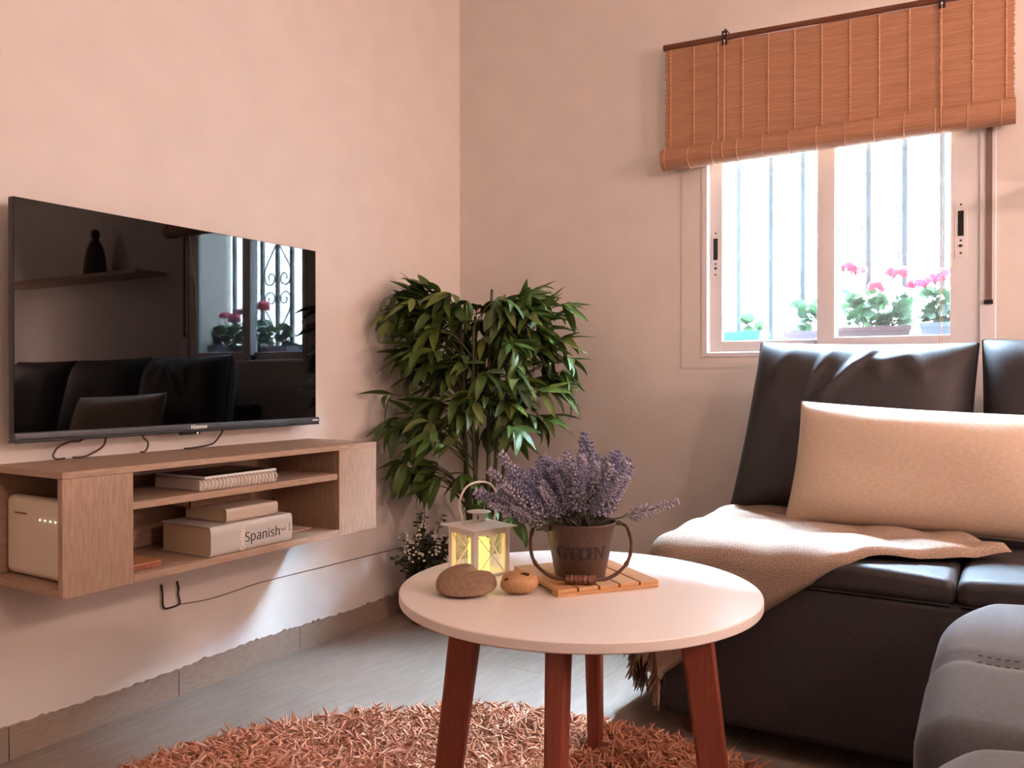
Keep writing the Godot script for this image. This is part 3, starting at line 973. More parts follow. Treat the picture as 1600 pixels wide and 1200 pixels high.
# ------------------------------------------------------------------ throw over the sofa corner
func drape(s: float, t: float, lift: float) -> Vector3:
	# outline of the seat: x >= 1.26, z <= 0.936, rounded corner; cloth follows the rounded edge and hangs
	var rc := 0.055
	var R := 0.05
	var top := 0.487
	var xl := 1.247
	var zf := 0.949
	var px := s - (xl + rc)
	var pz := t - (zf - rc)
	var d: float
	var nx := 0.0
	var nz := 0.0
	if px < 0.0 and pz > 0.0:
		var l := sqrt(px * px + pz * pz)
		d = l - rc
		nx = px / maxf(l, 1e-5); nz = pz / maxf(l, 1e-5)
	elif -px > pz:
		d = -px - rc
		nx = -1.0
	else:
		d = pz - rc
		nz = 1.0
	var a := d + R
	var bx := s - nx * d
	var bz := t - nz * d
	var f := 0.010 * sin(s * 21.0 + t * 9.0) + 0.007 * sin(t * 33.0 - s * 12.0)
	if a <= 0.0:
		return Vector3(s, top + lift + absf(f) * 0.7, t)
	var ix := bx - nx * R
	var iz := bz - nz * R
	var RR := R + lift
	if a < PI / 2 * R:
		var th := a / R
		return Vector3(ix + nx * RR * sin(th), top - R + RR * cos(th) + absf(f) * 0.5, iz + nz * RR * sin(th))
	var h := a - PI / 2 * R
	var out := RR + 0.10 * h + 0.16 * h * absf(nx) + (f + 0.010) * minf(1.0, h * 5.0)
	return Vector3(ix + nx * out, top - R - h, iz + nz * out)

func throw_blanket():
	var o := thing("throw_blanket", "woven beige throw with a fringe draped over the sofa corner", "blanket", Vector3(1.3, 0.487, 0.9))
	var c0 := Vector2(2.03, 0.69)
	var d1 := Vector2(-0.80, 0.60)
	var d2 := Vector2(-0.60, -0.80)
	var la := 0.95
	var lb := 0.92
	var m := MB.new()
	var nu := 90
	var nv := 80
	for side in 2:
		var rows := []
		for j in nv + 1:
			var row := PackedVector3Array()
			for i in nu + 1:
				var u := float(i) / nu
				var v := float(j) / nv
				# rounded fold at the rim of the doubled cloth
				var e := minf(minf(u, 1.0 - u) * la, minf(v, 1.0 - v) * lb)
				var th := 0.019 * sqrt(clampf(1.0 - pow(1.0 - minf(e / 0.014, 1.0), 2.0), 0.0, 1.0))
				var q := c0 + d1 * (u * la) + d2 * (v * lb)
				q.y = maxf(q.y, 0.21)
				row.append(drape(q.x, q.y, 0.002 + (th if side == 1 else 0.0)) - Vector3(1.3, 0.487, 0.9))
			rows.append(row)
		m.grid(rows, false, side == 0)
	part("cloth", m.mesh(true), M.throw, o)
	var fr := MB.new()
	for k in 150:
		var v := (k + rng.randf()) / 150.0 * 0.75
		var q := c0 + d1 * (la - 0.004) + d2 * (v * lb)
		var p := drape(q.x, q.y, 0.008) - Vector3(1.3, 0.487, 0.9)
		var pts := [p]
		var len := rng.randf_range(0.05, 0.085)
		var sw := Vector3(rng.randf_range(-0.25, 0.1), 0, rng.randf_range(-0.1, 0.25))
		for i in 4:
			pts.append(p + (Vector3.DOWN + sw * (0.4 + 0.3 * i)).normalized() * len * (i + 1) / 4.0)
		fr.tube(pts, [0.0026, 0.003, 0.0034, 0.003, 0.001], 5)
	var f := part("fringe", fr.mesh(true), M.fringe, o)
	f.set_meta("kind", "stuff")

# ------------------------------------------------------------------ coffee table
func table():
	var C := Vector3(1.281, 0, 1.42)
	var o := thing("coffee_table", "round white coffee table with four splayed reddish wooden legs", "table", C)
	var m := MB.new()
	m.lathe(Vector3.ZERO, [Vector2(0, 0.4605), Vector2(0.3575, 0.4605)], 128)
	m.lathe(Vector3.ZERO, [Vector2(0.3575, 0.4605), Vector2(0.3595, 0.4618), Vector2(0.36, 0.4635), Vector2(0.36, 0.4775), Vector2(0.3594, 0.4791), Vector2(0.3578, 0.48)], 128)
	m.lathe(Vector3.ZERO, [Vector2(0.3578, 0.48), Vector2(0.2, 0.48), Vector2(0, 0.48)], 128)
	part("tabletop", m.mesh(), M.laminate, o)
	var dir := [Vector3(0.313, 0, 0.950), Vector3(0.950, 0, -0.313), Vector3(-0.313, 0, -0.950), Vector3(-0.950, 0, 0.313)]
	for d in dir:
		m = MB.new()
		var side := Vector3.UP.cross(d).normalized()
		var rows := []
		for i in 2:
			var y: float = [0.0, 0.4603][i]
			var rc: float = [0.283, 0.226][i]
			var hw: float = [0.028, 0.033][i]
			var ht: float = [0.015, 0.020][i]
			var q: Vector3 = d * rc + Vector3(0, y, 0)
			var row := PackedVector3Array()
			var ch := 0.006
			for s in [[1, 1], [-1, 1], [-1, -1], [1, -1]]:
				var e: Vector3 = d * hw * s[0]
				var g: Vector3 = side * ht * s[1]
				if s[0] * s[1] > 0:
					row.append(q + e + g - d * s[0] * 0.0 - side * s[1] * ch)
					row.append(q + e + g - d * s[0] * ch)
				else:
					row.append(q + e + g - d * s[0] * ch)
					row.append(q + e + g - side * s[1] * ch)
			rows.append(row)
		var n := 8
		for j in n:
			var k := (j + 1) % n
			m.quad(rows[0][k], rows[0][j], rows[1][j], rows[1][k])
		for j in range(1, n - 1):
			m.tri(rows[0][0], rows[0][j], rows[0][j + 1])
		var leg := part("leg", m.mesh(), M.beech, o)
		var br := MB.new()
		br.slab(PackedVector2Array([Vector2(0.02, 0.4602), Vector2(0.245, 0.4602), Vector2(0.205, 0.425), Vector2(0.02, 0.435)]), Vector3.ZERO, d, Vector3.UP, 0.016)
		part("bracket", br.mesh(), M.beech, leg)

# ------------------------------------------------------------------ shaggy rug
func rug():
	var C := Vector3(1.225, 0, 1.885)
	var R := 0.86
	var o := thing("shag_rug", "round orange-brown shaggy rug under the coffee table", "rug", C)
	var m := MB.new()
	m.lathe(Vector3.ZERO, [Vector2(0, 0.0005), Vector2(R, 0.0005), Vector2(R, 0.012), Vector2(R - 0.01, 0.014), Vector2(0, 0.014)], 96)
	part("backing", m.mesh(), M.rug, o)
	var cols := [Color(0.62, 0.29, 0.175), Color(0.54, 0.235, 0.135), Color(0.68, 0.36, 0.24), Color(0.44, 0.17, 0.09)]
	var bm := MB.new()
	for b in 3:
		var a := TAU * b / 3.0
		var d := Vector3(cos(a), 0, sin(a))
		var p := []
		for i in 5:
			var t := i / 4.0
			p.append(d * (0.003 + 0.022 * t * t + 0.004 * t) + Vector3(0.006 * t * t * sin(b * 2.0 + 1.0), 0.026 * t * (1.45 - 0.65 * t), 0.006 * t * t * cos(b * 3.0)))
		bm.tube(p, [0.0018, 0.0024, 0.0024, 0.0020, 0.0007], 4, false)
	var tuft := bm.mesh(true)
	var tm := mat(Color.WHITE, 0.95)
	tm.vertex_color_use_as_albedo = true
	var xf := []
	var cl := []
	var n := 23000
	for k in n:
		var rr := sqrt((k + 0.5) / n) * (R + 0.012)
		var an := k * 2.39996 + rng.randf_range(-0.3, 0.3)
		var p := Vector3(rr * cos(an), 0.010, rr * sin(an)) + Vector3(rng.randf_range(-0.006, 0.006), 0, rng.randf_range(-0.006, 0.006))
		var w := p + C
		if w.x > 1.90 and w.z > 0.93:
			continue
		if w.z < 0.95 and w.x > 1.24:
			continue
		if w.z > 2.75:
			continue
		var b := Basis(Vector3.UP, rng.randf() * TAU) * Basis(Vector3.RIGHT, rng.randfn() * 0.28)
		var sc := rng.randf_range(1.0, 1.6)
		xf.append(Transform3D(b.scaled(Vector3(sc, sc * rng.randf_range(0.8, 1.25), sc)), p))
		cl.append(cols[rng.randi() % 4])
	var mm := MultiMesh.new()
	mm.transform_format = MultiMesh.TRANSFORM_3D
	mm.use_colors = true
	mm.mesh = tuft
	mm.instance_count = xf.size()
	for i in xf.size():
		mm.set_instance_transform(i, xf[i])
		mm.set_instance_color(i, cl[i])
	var mi := MultiMeshInstance3D.new()
	mi.name = "pile"
	mi.multimesh = mm
	mi.material_override = tm
	mi.set_meta("kind", "stuff")
	o.add_child(mi)

# ------------------------------------------------------------------ artificial bamboo
func leaf_mesh(droop: float, wide: float) -> ArrayMesh:
	var m := MB.new()
	var rows := []
	var n := 8
	for i in n + 1:
		var t := float(i) / n
		var w := wide * pow(sin(PI * pow(clampf(t * 0.97 + 0.02, 0.0, 1.0), 0.75)), 0.9)
		var a := droop * t
		var x := sin(a) / droop if absf(droop) > 0.01 else t
		var y := (cos(a) - 1.0) / droop if absf(droop) > 0.01 else 0.0
		var up := Vector3(sin(a), cos(a), 0)
		rows.append(PackedVector3Array([Vector3(x, y, w) + up * w * 0.25, Vector3(x, y, 0), Vector3(x, y, -w) + up * w * 0.25]))
	m.grid(rows, false, true)
	return m.mesh(true)

func aim(d: Vector3, roll: float, s: float) -> Basis:
	d = d.normalized()
	var side := d.cross(Vector3.UP)
	side = side.normalized() if side.length() > 0.05 else Vector3.RIGHT
	var up := side.cross(d)
	return (Basis(d, roll) * Basis(d, up, side)).scaled(Vector3.ONE * s) if false else Basis(d, roll) * Basis(d * s, up * s, side * s)

func bamboo():
	var C := Vector3(0.345, 0, 0.365)
	var o := thing("bamboo_plant", "leafy artificial bamboo standing in the room corner", "plant", C)
	var m := MB.new()
	m.lathe(Vector3.ZERO, [Vector2(0, 0), Vector2(0.085, 0), Vector2(0.115, 0.2), Vector2(0.12, 0.2), Vector2(0.12, 0.225), Vector2(0.108, 0.225), Vector2(0.104, 0.19), Vector2(0, 0.19)], 28)
	part("pot", m.mesh(), M.terracotta, o)
	m = MB.new()
	m.lathe(Vector3(0, 0.19, 0), [Vector2(0.1025, 0.001), Vector2(0.05, 0.012), Vector2(0, 0.014)], 20)
	part("moss", m.mesh(true), M.dark_leaf, o)
	var canes := []
	for k in 7:
		var a := TAU * k / 7.0 + 0.3
		var b := Vector3(cos(a), 0, sin(a)) * rng.randf_range(0.02, 0.06)
		var top := Vector3(cos(a), 0, sin(a)) * rng.randf_range(0.05, 0.14) + Vector3(0, rng.randf_range(1.0, 1.24), 0)
		var pts := []
		var rad := []
		for i in 25:
			var t := i / 24.0
			pts.append((b + Vector3(0, 0.19, 0)).lerp(top, t) + Vector3(0.006 * sin(t * 7 + k), 0, 0.006 * cos(t * 6 + k)))
			rad.append(0.0095 * (1.0 - 0.5 * t) * (1.15 if i % 4 == 0 else 1.0))
		canes.append(pts)
		part("cane", tubem(pts, rad, 8), M.cane, o)
	var lm := [leaf_mesh(0.35, 0.135), leaf_mesh(0.9, 0.125), leaf_mesh(1.35, 0.13), leaf_mesh(0.05, 0.12)]
	var br := MB.new()
	var inner := MB.new()
	var sprigs := []
	# right and left crown lobes, the body below, and a low tuft on the television side
	var to_cam := Vector3(0.547, 0, 0.837)
	var right := Vector3(0.837, 0, -0.547)
	for k in 185:
		var y := lerpf(0.67, 1.21, pow(rng.randf(), 0.8))
		var az := rng.randf() * TAU
		var rr := rng.randf_range(0.07, 0.30)
		sprigs.append([right * cos(az) * rr * 1.1 + to_cam * sin(az) * rr * 0.62 + Vector3(0, y, 0), 1.0])
	for k in 26:
		var lobe: Vector3 = -right * 0.19 if k % 2 else right * 0.17
		sprigs.append([lobe + Vector3(rng.randf_range(-0.07, 0.07), rng.randf_range(1.14, 1.235) - (0.03 if k % 2 == 0 else 0.0), rng.randf_range(-0.07, 0.07)), 1.3])
	for k in 12:
		sprigs.append([-right * rng.randf_range(0.14, 0.29) + to_cam * rng.randf_range(-0.06, 0.06) + Vector3(0, rng.randf_range(0.50, 0.60), 0), 0.8])
	for k in 6:
		var az := rng.randf() * TAU
		sprigs.append([Vector3(cos(az), 0, sin(az)) * rng.randf_range(0.07, 0.2) + Vector3(0, rng.randf_range(0.40, 0.6), 0), 0.5])
	var singles := 0
	for sp in sprigs:
		var p: Vector3 = sp[0]
		var cane: Array = canes[0]
		for cn in canes:
			if Vector2(cn[20].x - p.x, cn[20].z - p.z).length() < Vector2(cane[20].x - p.x, cane[20].z - p.z).length():
				cane = cn
		var best: Vector3 = cane[0]
		for q in cane:
			if absf(q.y - (p.y - 0.11)) < absf(best.y - (p.y - 0.11)):
				best = q
		br.tube(curve([best, best.lerp(p, 0.5) + Vector3(0, 0.025, 0), p], 4), [0.003, 0.0028, 0.0026, 0.0024, 0.0022, 0.002, 0.0018, 0.0016, 0.0014], 5)
		var outw := Vector3(p.x - best.x * 0.5, 0, p.z - best.z * 0.5).normalized()
		var n := rng.randi_range(4, 6)
		var low: float = sp[1]
		for i in n:
			var spread := (i - (n - 1) / 2.0) / n * 2.6 + rng.randf_range(-0.2, 0.2)
			var d := outw.rotated(Vector3.UP, spread)
			var pitch := rng.randf_range(-0.9, 0.35) + (0.75 if low > 1.1 else 0.0)
			d = (d + Vector3(0, pitch, 0)).normalized()
			var s := rng.randf_range(0.10, 0.15)
			# keep leaf tips off the two walls
			var tip := p + d * s + C
			if tip.x < 0.035 or tip.z < 0.035 or p.x + C.x < 0.03 or p.z + C.z < 0.03:
				d = (d + Vector3(0.6 if tip.x < 0.035 else 0.0, 0, 0.6 if tip.z < 0.035 else 0.0)).normalized()
				tip = p + d * s + C
				if tip.x < 0.02 or tip.z < 0.02:
					continue
			var b := aim(d, rng.randf_range(-0.6, 0.6), s)
			var v := rng.randi() % 4
			var facing := p.dot(to_cam)
			if facing > -0.06 and singles < 300:
				var l := part("leaf", lm[v], M.leaf[[0, 0, 1, 1, 2, 3][rng.randi() % 6]], o)
				l.transform = Transform3D(b, p)
				singles += 1
			else:
				var src: PackedVector3Array = lm[v].surface_get_arrays(0)[Mesh.ARRAY_VERTEX]
				var si: PackedInt32Array = lm[v].surface_get_arrays(0)[Mesh.ARRAY_INDEX]
				var k0 := inner.v.size()
				for q in src:
					inner.v.append(p + b * q)
				for q in range(0, si.size(), 3):
					inner.ix.append(k0 + si[q]); inner.ix.append(k0 + si[q + 2]); inner.ix.append(k0 + si[q + 1])
	part("branches", br.mesh(true), M.cane, o)
	var f := part("inner_foliage", inner.mesh(), M.leaf[1], o)
	f.set_meta("kind", "stuff")

func flower_pot():
	var o := thing("potted_flowers", "small dark leafy plant with tiny white blossoms beside the bamboo", "plant", Vector3(0.168, 0, 0.465))
	var m := MB.new()
	m.lathe(Vector3.ZERO, [Vector2(0, 0), Vector2(0.05, 0), Vector2(0.068, 0.15), Vector2(0.073, 0.15), Vector2(0.073, 0.17), Vector2(0.062, 0.17), Vector2(0.06, 0.15), Vector2(0, 0.15)], 24)
	part("pot", m.mesh(), M.terracotta, o)
	var f := MB.new()
	var st := MB.new()
	for k in 80:
		var d := Vector3(rng.randfn() * 0.7, rng.randf_range(0.5, 1.1), rng.randfn() * 0.7).normalized()
		var len := rng.randf_range(0.10, 0.27)
		var e := Vector3(0, 0.15, 0) + Vector3(d.x * (0.62 if d.x > 0.0 else 0.45), d.y, d.z * 0.62) * len
		st.tube([Vector3(0, 0.148, 0), e], 0.0014, 4)
		for j in 13:
			var c := Vector3(0, 0.15, 0).lerp(e, rng.randf_range(0.35, 1.0))
			var u := Vector3(rng.randfn(), rng.randfn() * 0.6, rng.randfn()).normalized()
			var w := u.cross(Vector3(0.2, 1, 0.3)).normalized() * 0.0085
			var q := u * rng.randf_range(0.016, 0.026)
			f.quad(c, c + q * 0.5 + w, c + q, c + q * 0.5 - w)
	part("stems", st.mesh(true), M.dark_leaf, o)
	var fo := part("foliage", f.mesh(), M.dark_leaf, o)
	fo.set_meta("kind", "stuff")
	var b := MB.new()
	for cl in [Vector3(0.05, 0.345, 0.09), Vector3(0.10, 0.335, 0.06), Vector3(0.02, 0.31, 0.12), Vector3(0.11, 0.29, 0.08), Vector3(-0.01, 0.335, 0.09), Vector3(0.07, 0.27, 0.11), Vector3(0.04, 0.37, 0.06), Vector3(0.03, 0.28, 0.125)]:
		for j in 9:
			var c: Vector3 = cl + Vector3(rng.randfn(), rng.randfn() * 0.8, rng.randfn()) * 0.012
			b.ball(c, Vector3(0.0055, 0.004, 0.0055), 3)
	var bo := part("blossoms", b.mesh(true), M.blossom, o)
	bo.set_meta("kind", "stuff")

# ------------------------------------------------------------------ things on the coffee table
func table_things():
	var y0 := 0.4802
	# slatted trivet
	var tr := thing("slatted_trivet", "square pine trivet of five slats under the bucket", "trivet", Vector3(1.2645, y0, 1.362), 0.9285)
	for k in 5:
		var x := -0.1125 + 0.0458 * k
		part("slat", boxm(Vector3(x, 0.0071, -0.1125), Vector3(x + 0.0415, 0.0145, 0.1125), 0.0012), M.pine, tr)
	for z in [-0.098, 0.0, 0.098]:
		part("runner", boxm(Vector3(-0.1125, 0, z - 0.0145), Vector3(0.1123, 0.0070, z + 0.0145), 0.0008), M.pine, tr)
	# lavender bucket
	var bc := Vector3(1.268, y0 + 0.0148, 1.385)
	var s := Vector3(0.893, 0, -0.45)
	var n := Vector3(0.45, 0, 0.893)
	var bu := thing("bucket", "small rustic brown bucket with a twig handle on the pine trivet", "bucket", bc)
	var m := MB.new()
	m.lathe(Vector3.ZERO, [Vector2(0, 0), Vector2(0.050, 0), Vector2(0.0515, 0.002), Vector2(0.0725, 0.107), Vector2(0.0745, 0.108), Vector2(0.0748, 0.112), Vector2(0.0725, 0.113), Vector2(0.0705, 0.111), Vector2(0.066, 0.085), Vector2(0, 0.085)], 48)
	part("body", m.mesh(true), M.bucket, bu)
	m = MB.new()
	m.lathe(Vector3(0, 0.0855, 0), [Vector2(0.0655, 0), Vector2(0.03, 0.008), Vector2(0, 0.009)], 20)
	part("soil", m.mesh(true), M.soil, bu)
	var word := "GARDEN"
	for i in 6:
		var th := 0.464 + (i - 2.5) * 0.26
		var l := part("letter", text_mesh(word[i], 0.026, "Droid Serif", 700, 0.0008), mat(Color(0.155, 0.09, 0.065), 0.7), bu)
		l.rotation = Vector3(0.2, th, 0)
		l.position = Vector3(sin(th), 0, cos(th)) * 0.0621 + Vector3(0, 0.0555, 0)
	var hp := []
	for q in [[-0.0745, 0.108, 0.0], [-0.094, 0.103, 0.008], [-0.102, 0.070, 0.03], [-0.091, 0.036, 0.055], [-0.06, 0.014, 0.075], [-0.03, 0.0095, 0.081], [0.0, 0.0095, 0.082], [0.03, 0.0095, 0.081], [0.06, 0.014, 0.075], [0.091, 0.036, 0.055], [0.103, 0.070, 0.03], [0.094, 0.103, 0.008], [0.0745, 0.108, 0.0]]:
		hp.append(s * q[0] + n * q[2] + Vector3(0, q[1], 0))
	var cp := curve(hp, 6)
	var rad := []
	for i in cp.size():
		rad.append(0.0031 * (1.0 + 0.25 * rng.randf()) * (1.35 if i % 9 == 0 else 1.0))
	part("twig_handle", tubem(cp, rad, 7), M.twig, bu)
	var gp := []
	var gr := []
	for i in 21:
		gp.append(s * lerpf(-0.030, 0.030, i / 20.0) + n * 0.083 + Vector3(0, 0.0096, 0))
		gr.append(0.0092 if (i / 2) % 2 == 0 else 0.0082)
	part("grip", tubem(gp, gr, 14), M.batten, bu)
	for i in 5:
		var q := s * lerpf(-0.018, 0.018, i / 4.0) + n * 0.083 + Vector3(0, 0.0096, 0)
		part("grip_band", tubem([q - s * 0.0014, q + s * 0.0014], 0.00935, 14), mat(Color(0.45, 0.33, 0.26), 0.6), bu)
	var lav := thing("lavender_bunch", "bunch of mauve artificial lavender growing from the brown bucket", "plant", bc + Vector3(0, 0.088, 0))
	var vs := []
	for k in 5:
		vs.append([sprig_stem(k), sprig_flowers(k)])
	var st: Array = []
	for k in 130:
		var a := lerpf(-1.12, 0.62, (k + rng.randf()) / 130.0)
		var b := rng.randf_range(-0.55, 0.5)
		st.append([a, b, rng.randf_range(0.105, 0.165)])
	st.append([1.35, 0.1, 0.15])
	st.append([0.0, -0.1, 0.195]); st.append([0.16, 0.05, 0.18]); st.append([0.42, 0.0, 0.165])
	st.append([-0.92, 0.1, 0.19]); st.append([-0.80, 0.0, 0.20]); st.append([-1.12, 0.15, 0.185]); st.append([-1.18, 0.05, 0.175]); st.append([0.34, -0.1, 0.17])
	for q in st:
		var d: Vector3 = (Vector3.UP * cos(q[0]) + s * sin(q[0]) + n * sin(q[1]) * 0.8).normalized()
		var root: Vector3 = s * clampf(q[0] * 0.04, -0.05, 0.05) + n * q[1] * 0.06 + Vector3(0, 0.006, 0)
		if absf(q[0]) > 1.2:
			root.y = 0.026
		var k := rng.randi() % 5
		var e := part("sprig", vs[k][0], M.sage, lav)
		var bs := Basis(Quaternion(Vector3.UP, d)) * Basis(Vector3.UP, rng.randf() * TAU)
		e.transform = Transform3D(bs.scaled(Vector3.ONE * q[2]) if false else bs * Basis.from_scale(Vector3.ONE * q[2]), root)
		part("flower_spike", vs[k][1], M.lavender[rng.randi() % 3], e)
	lantern(y0)
	stones(y0)

func sprig_axis(k: int, t: float) -> Vector3:
	var r := 0.05 * sin(k * 2.1 + 1.0)
	return Vector3(r * t * t * 2.0, t, 0.06 * cos(k * 1.7) * t * t)

func sprig_stem(k: int) -> ArrayMesh:
	var m := MB.new()
	var p := []
	for i in 7:
		p.append(sprig_axis(k, i / 6.0 * 0.95))
	m.tube(p, 0.010, 5)
	for i in 16:
		var t := rng.randf_range(0.05, 0.5)
		var a := rng.randf() * TAU
		var c := sprig_axis(k, t)
		var d := Vector3(cos(a), 1.1, sin(a)).normalized()
		var w := d.cross(Vector3(cos(a + 1), 0, sin(a + 1))).normalized() * 0.016
		m.quad(c, c + d * 0.10 + w, c + d * 0.22, c + d * 0.10 - w)
	return m.mesh()

func sprig_flowers(k: int) -> ArrayMesh:
	var m := MB.new()
	for w in 15:
		var t := lerpf(0.33, 1.0, w / 14.0)
		var rr := 0.078 * (1.15 - 0.75 * (w / 14.0))
		var c := sprig_axis(k, t)
		for j in 6:
			var a := TAU * j / 6.0 + w * 0.6 + rng.randf_range(-0.25, 0.25)
			var d := Vector3(cos(a), rng.randf_range(0.35, 0.9), sin(a)).normalized()
			var e := c + d * rr * rng.randf_range(0.7, 1.25)
			var u := d.cross(Vector3.UP).normalized() * 0.022
			var v := d.cross(u).normalized() * 0.022
			var tip := e + d * 0.036
			var b := e - d * 0.022
			m.tri(e + u, e + v, tip); m.tri(e + v, e - u, tip); m.tri(e - u, e - v, tip); m.tri(e - v, e + u, tip)
			m.tri(e + v, e + u, b); m.tri(e - u, e + v, b); m.tri(e - v, e - u, b); m.tri(e + u, e - v, b)
	return m.mesh()

func lantern(y0: float):
	var o := thing("lantern", "little white metal lantern with an arched handle beside the stones", "lantern", Vector3(1.0435, y0, 1.4255), 1.2196)
	var h := 0.0475
	part("base", boxm(Vector3(-h, 0, -h), Vector3(h, 0.006, h), 0.001), M.enamel, o)
	for a in [-1, 1]:
		for b in [-1, 1]:
			var c := Vector3(a * (h - 0.006), 0, b * (h - 0.006))
			part("post", boxm(c + Vector3(-0.006, 0.006, -0.006), c + Vector3(0.006, 0.103, 0.006), 0.0008), M.enamel, o)
	for k in 4:
		var b := Basis(Vector3.UP, PI / 2 * k)
		var m := MB.new()
		m.box(b * Vector3(0, 0.096, h - 0.003), Vector3((h - 0.012) * 2, 0.014, 0.004), b)
		part("band", m.mesh(), M.enamel, o)
		m = MB.new()
		m.box(b * Vector3(0, 0.0475, h - 0.005), Vector3((h - 0.012) * 2, 0.083, 0.0012), b)
		var g := part("pane", m.mesh(), M.glass, o)
		m = MB.new()
		var w := h - 0.0125
		m.tube([b * Vector3(-w, 0.007, h - 0.003), b * Vector3(w, 0.088, h - 0.003)], 0.0011, 5)
		m.tube([b * Vector3(w, 0.007, h - 0.0035), b * Vector3(-w, 0.088, h - 0.0035)], 0.0011, 5)
		m.tube([b * Vector3(-w * 0.35, 0.088, h - 0.004), b * Vector3(0, 0.062, h - 0.004), b * Vector3(w * 0.35, 0.088, h - 0.004)], 0.0009, 5)
		part("cross_wire", m.mesh(true), M.enamel, g)
	var m := MB.new()
	var e := 0.0600
	var rows := []
	for q in [[0.103, e], [0.1045, e], [0.1125, 0.02], [0.1125, 0.0]]:
		var r: float = q[1]
		rows.append(PackedVector3Array([Vector3(-r, q[0], r), Vector3(r, q[0], r), Vector3(r, q[0], -r), Vector3(-r, q[0], -r)]))
	for i in 3:
		for j in 4:
			m.quad(rows[i][j], rows[i][(j + 1) % 4], rows[i + 1][(j + 1) % 4], rows[i + 1][j])
	m.quad(rows[0][3], rows[0][2], rows[0][1], rows[0][0])
	part("roof", m.mesh(), M.enamel, o)
	m = MB.new()
	m.lathe(Vector3.ZERO, [Vector2(0.0135, 0.111), Vector2(0.0135, 0.131), Vector2(0.026, 0.1315), Vector2(0.026, 0.1335), Vector2(0.012, 0.136), Vector2(0, 0.1365)], 28)
	var ch := part("chimney", m.mesh(), M.enamel, o)
	for k in 4:
		var b := Basis(Vector3.UP, PI / 4 + PI / 2 * k)
		m = MB.new()
		m.box(b * Vector3(0, 0.1215, 0.0134), Vector3(0.0028, 0.0095, 0.0008), b)
		part("vent_slot", m.mesh(), M.black, ch)
	var hp := []
	for q in [[-0.041, 0.107], [-0.045, 0.125], [-0.0505, 0.150], [-0.046, 0.172], [-0.030, 0.190], [0.0, 0.197], [0.030, 0.190], [0.046, 0.172], [0.0505, 0.150], [0.045, 0.125], [0.041, 0.107]]:
		hp.append(Vector3(q[0], q[1], 0))
	part("handle", tubem(curve(hp, 5), 0.0024, 8), M.enamel, o)
	var c := thing("electric_candle", "glowing pale yellow electric candle inside the white lantern", "candle", Vector3(1.0435, y0 + 0.0062, 1.4255))
	m = MB.new()
	m.lathe(Vector3.ZERO, [Vector2(0, 0), Vector2(0.0235, 0), Vector2(0.0235, 0.066), Vector2(0.0215, 0.068), Vector2(0.016, 0.066), Vector2(0, 0.065)], 28)
	part("candle_lamp", m.mesh(true), glow(Color(1.0, 0.92, 0.52), 1.0), c)
	var l := OmniLight3D.new()
	l.name = "candle_light"
	l.light_color = Color(1.0, 0.78, 0.45)
	l.light_energy = 0.006
	l.light_size = 0.02
	l.omni_range = 6.0
	l.omni_attenuation = 2.0
	l.shadow_enabled = true
	l.position = Vector3(0, 0.034, 0)
	c.add_child(l)

func pebble(rx: float, rz: float, h: float, notch: float, notch_at: float, lump: float, slope := 0.0) -> ArrayMesh:
	var m := MB.new()
	var rows := []
	var nr := 16
	var nc := 40
	var sd := rng.randf() * 10
	for i in nr + 1:
		var t := PI * i / nr - PI / 2
		var row := PackedVector3Array()
		for j in nc:
			var a := -TAU * j / nc
			var da := wrapf(a - notch_at, -PI, PI)
			var k := 1.0 - notch * exp(-pow(da / 0.24, 2.0)) + lump * sin(3 * a + sd + 2 * sin(t))
			var c := pow(maxf(cos(t), 0.0), 0.8)
			row.append(Vector3(rx * k * c * cos(a), h * 0.5 * (1.0 + sin(t)) * (1.0 - 1.1 * notch * exp(-pow(da / 0.26, 2.0)) * c) * (1.0 - slope * c * sin(a)), rz * k * c * sin(a)))
		rows.append(row)
	m.grid(rows, true)
	return m.mesh(true)

func stones(y0: float):
	var a := part("heart_stone", pebble(0.060, 0.050, 0.040, 0.40, -0.95, 0.025, 0.65), M.stone)
	tag(a, "smooth grey-brown heart-shaped stone in front of the lantern", "stone")
	a.position = Vector3(1.118, y0, 1.585)
	a.rotation.y = 0.47
	var b := thing("holed_stone", "rough tan stone with small holes leaning on the heart-shaped stone", "stone", Vector3(1.204, y0, 1.527), 0.47)
	part("body", pebble(0.037, 0.034, 0.043, 0.05, -1.8, 0.07), M.stone_tan, b)
	for q in [[0.012, 0.0395, 0.013, 0.011, 0.5], [-0.020, 0.0315, 0.023, 0.006, 0.0]]:
		var m := MB.new()
		m.ball(Vector3(q[0], q[1], q[2]), Vector3(q[3], 0.0035, 0.0045), 6)
		part("hollow", m.mesh(true), mat(Color(0.20, 0.12, 0.08), 0.9), b)

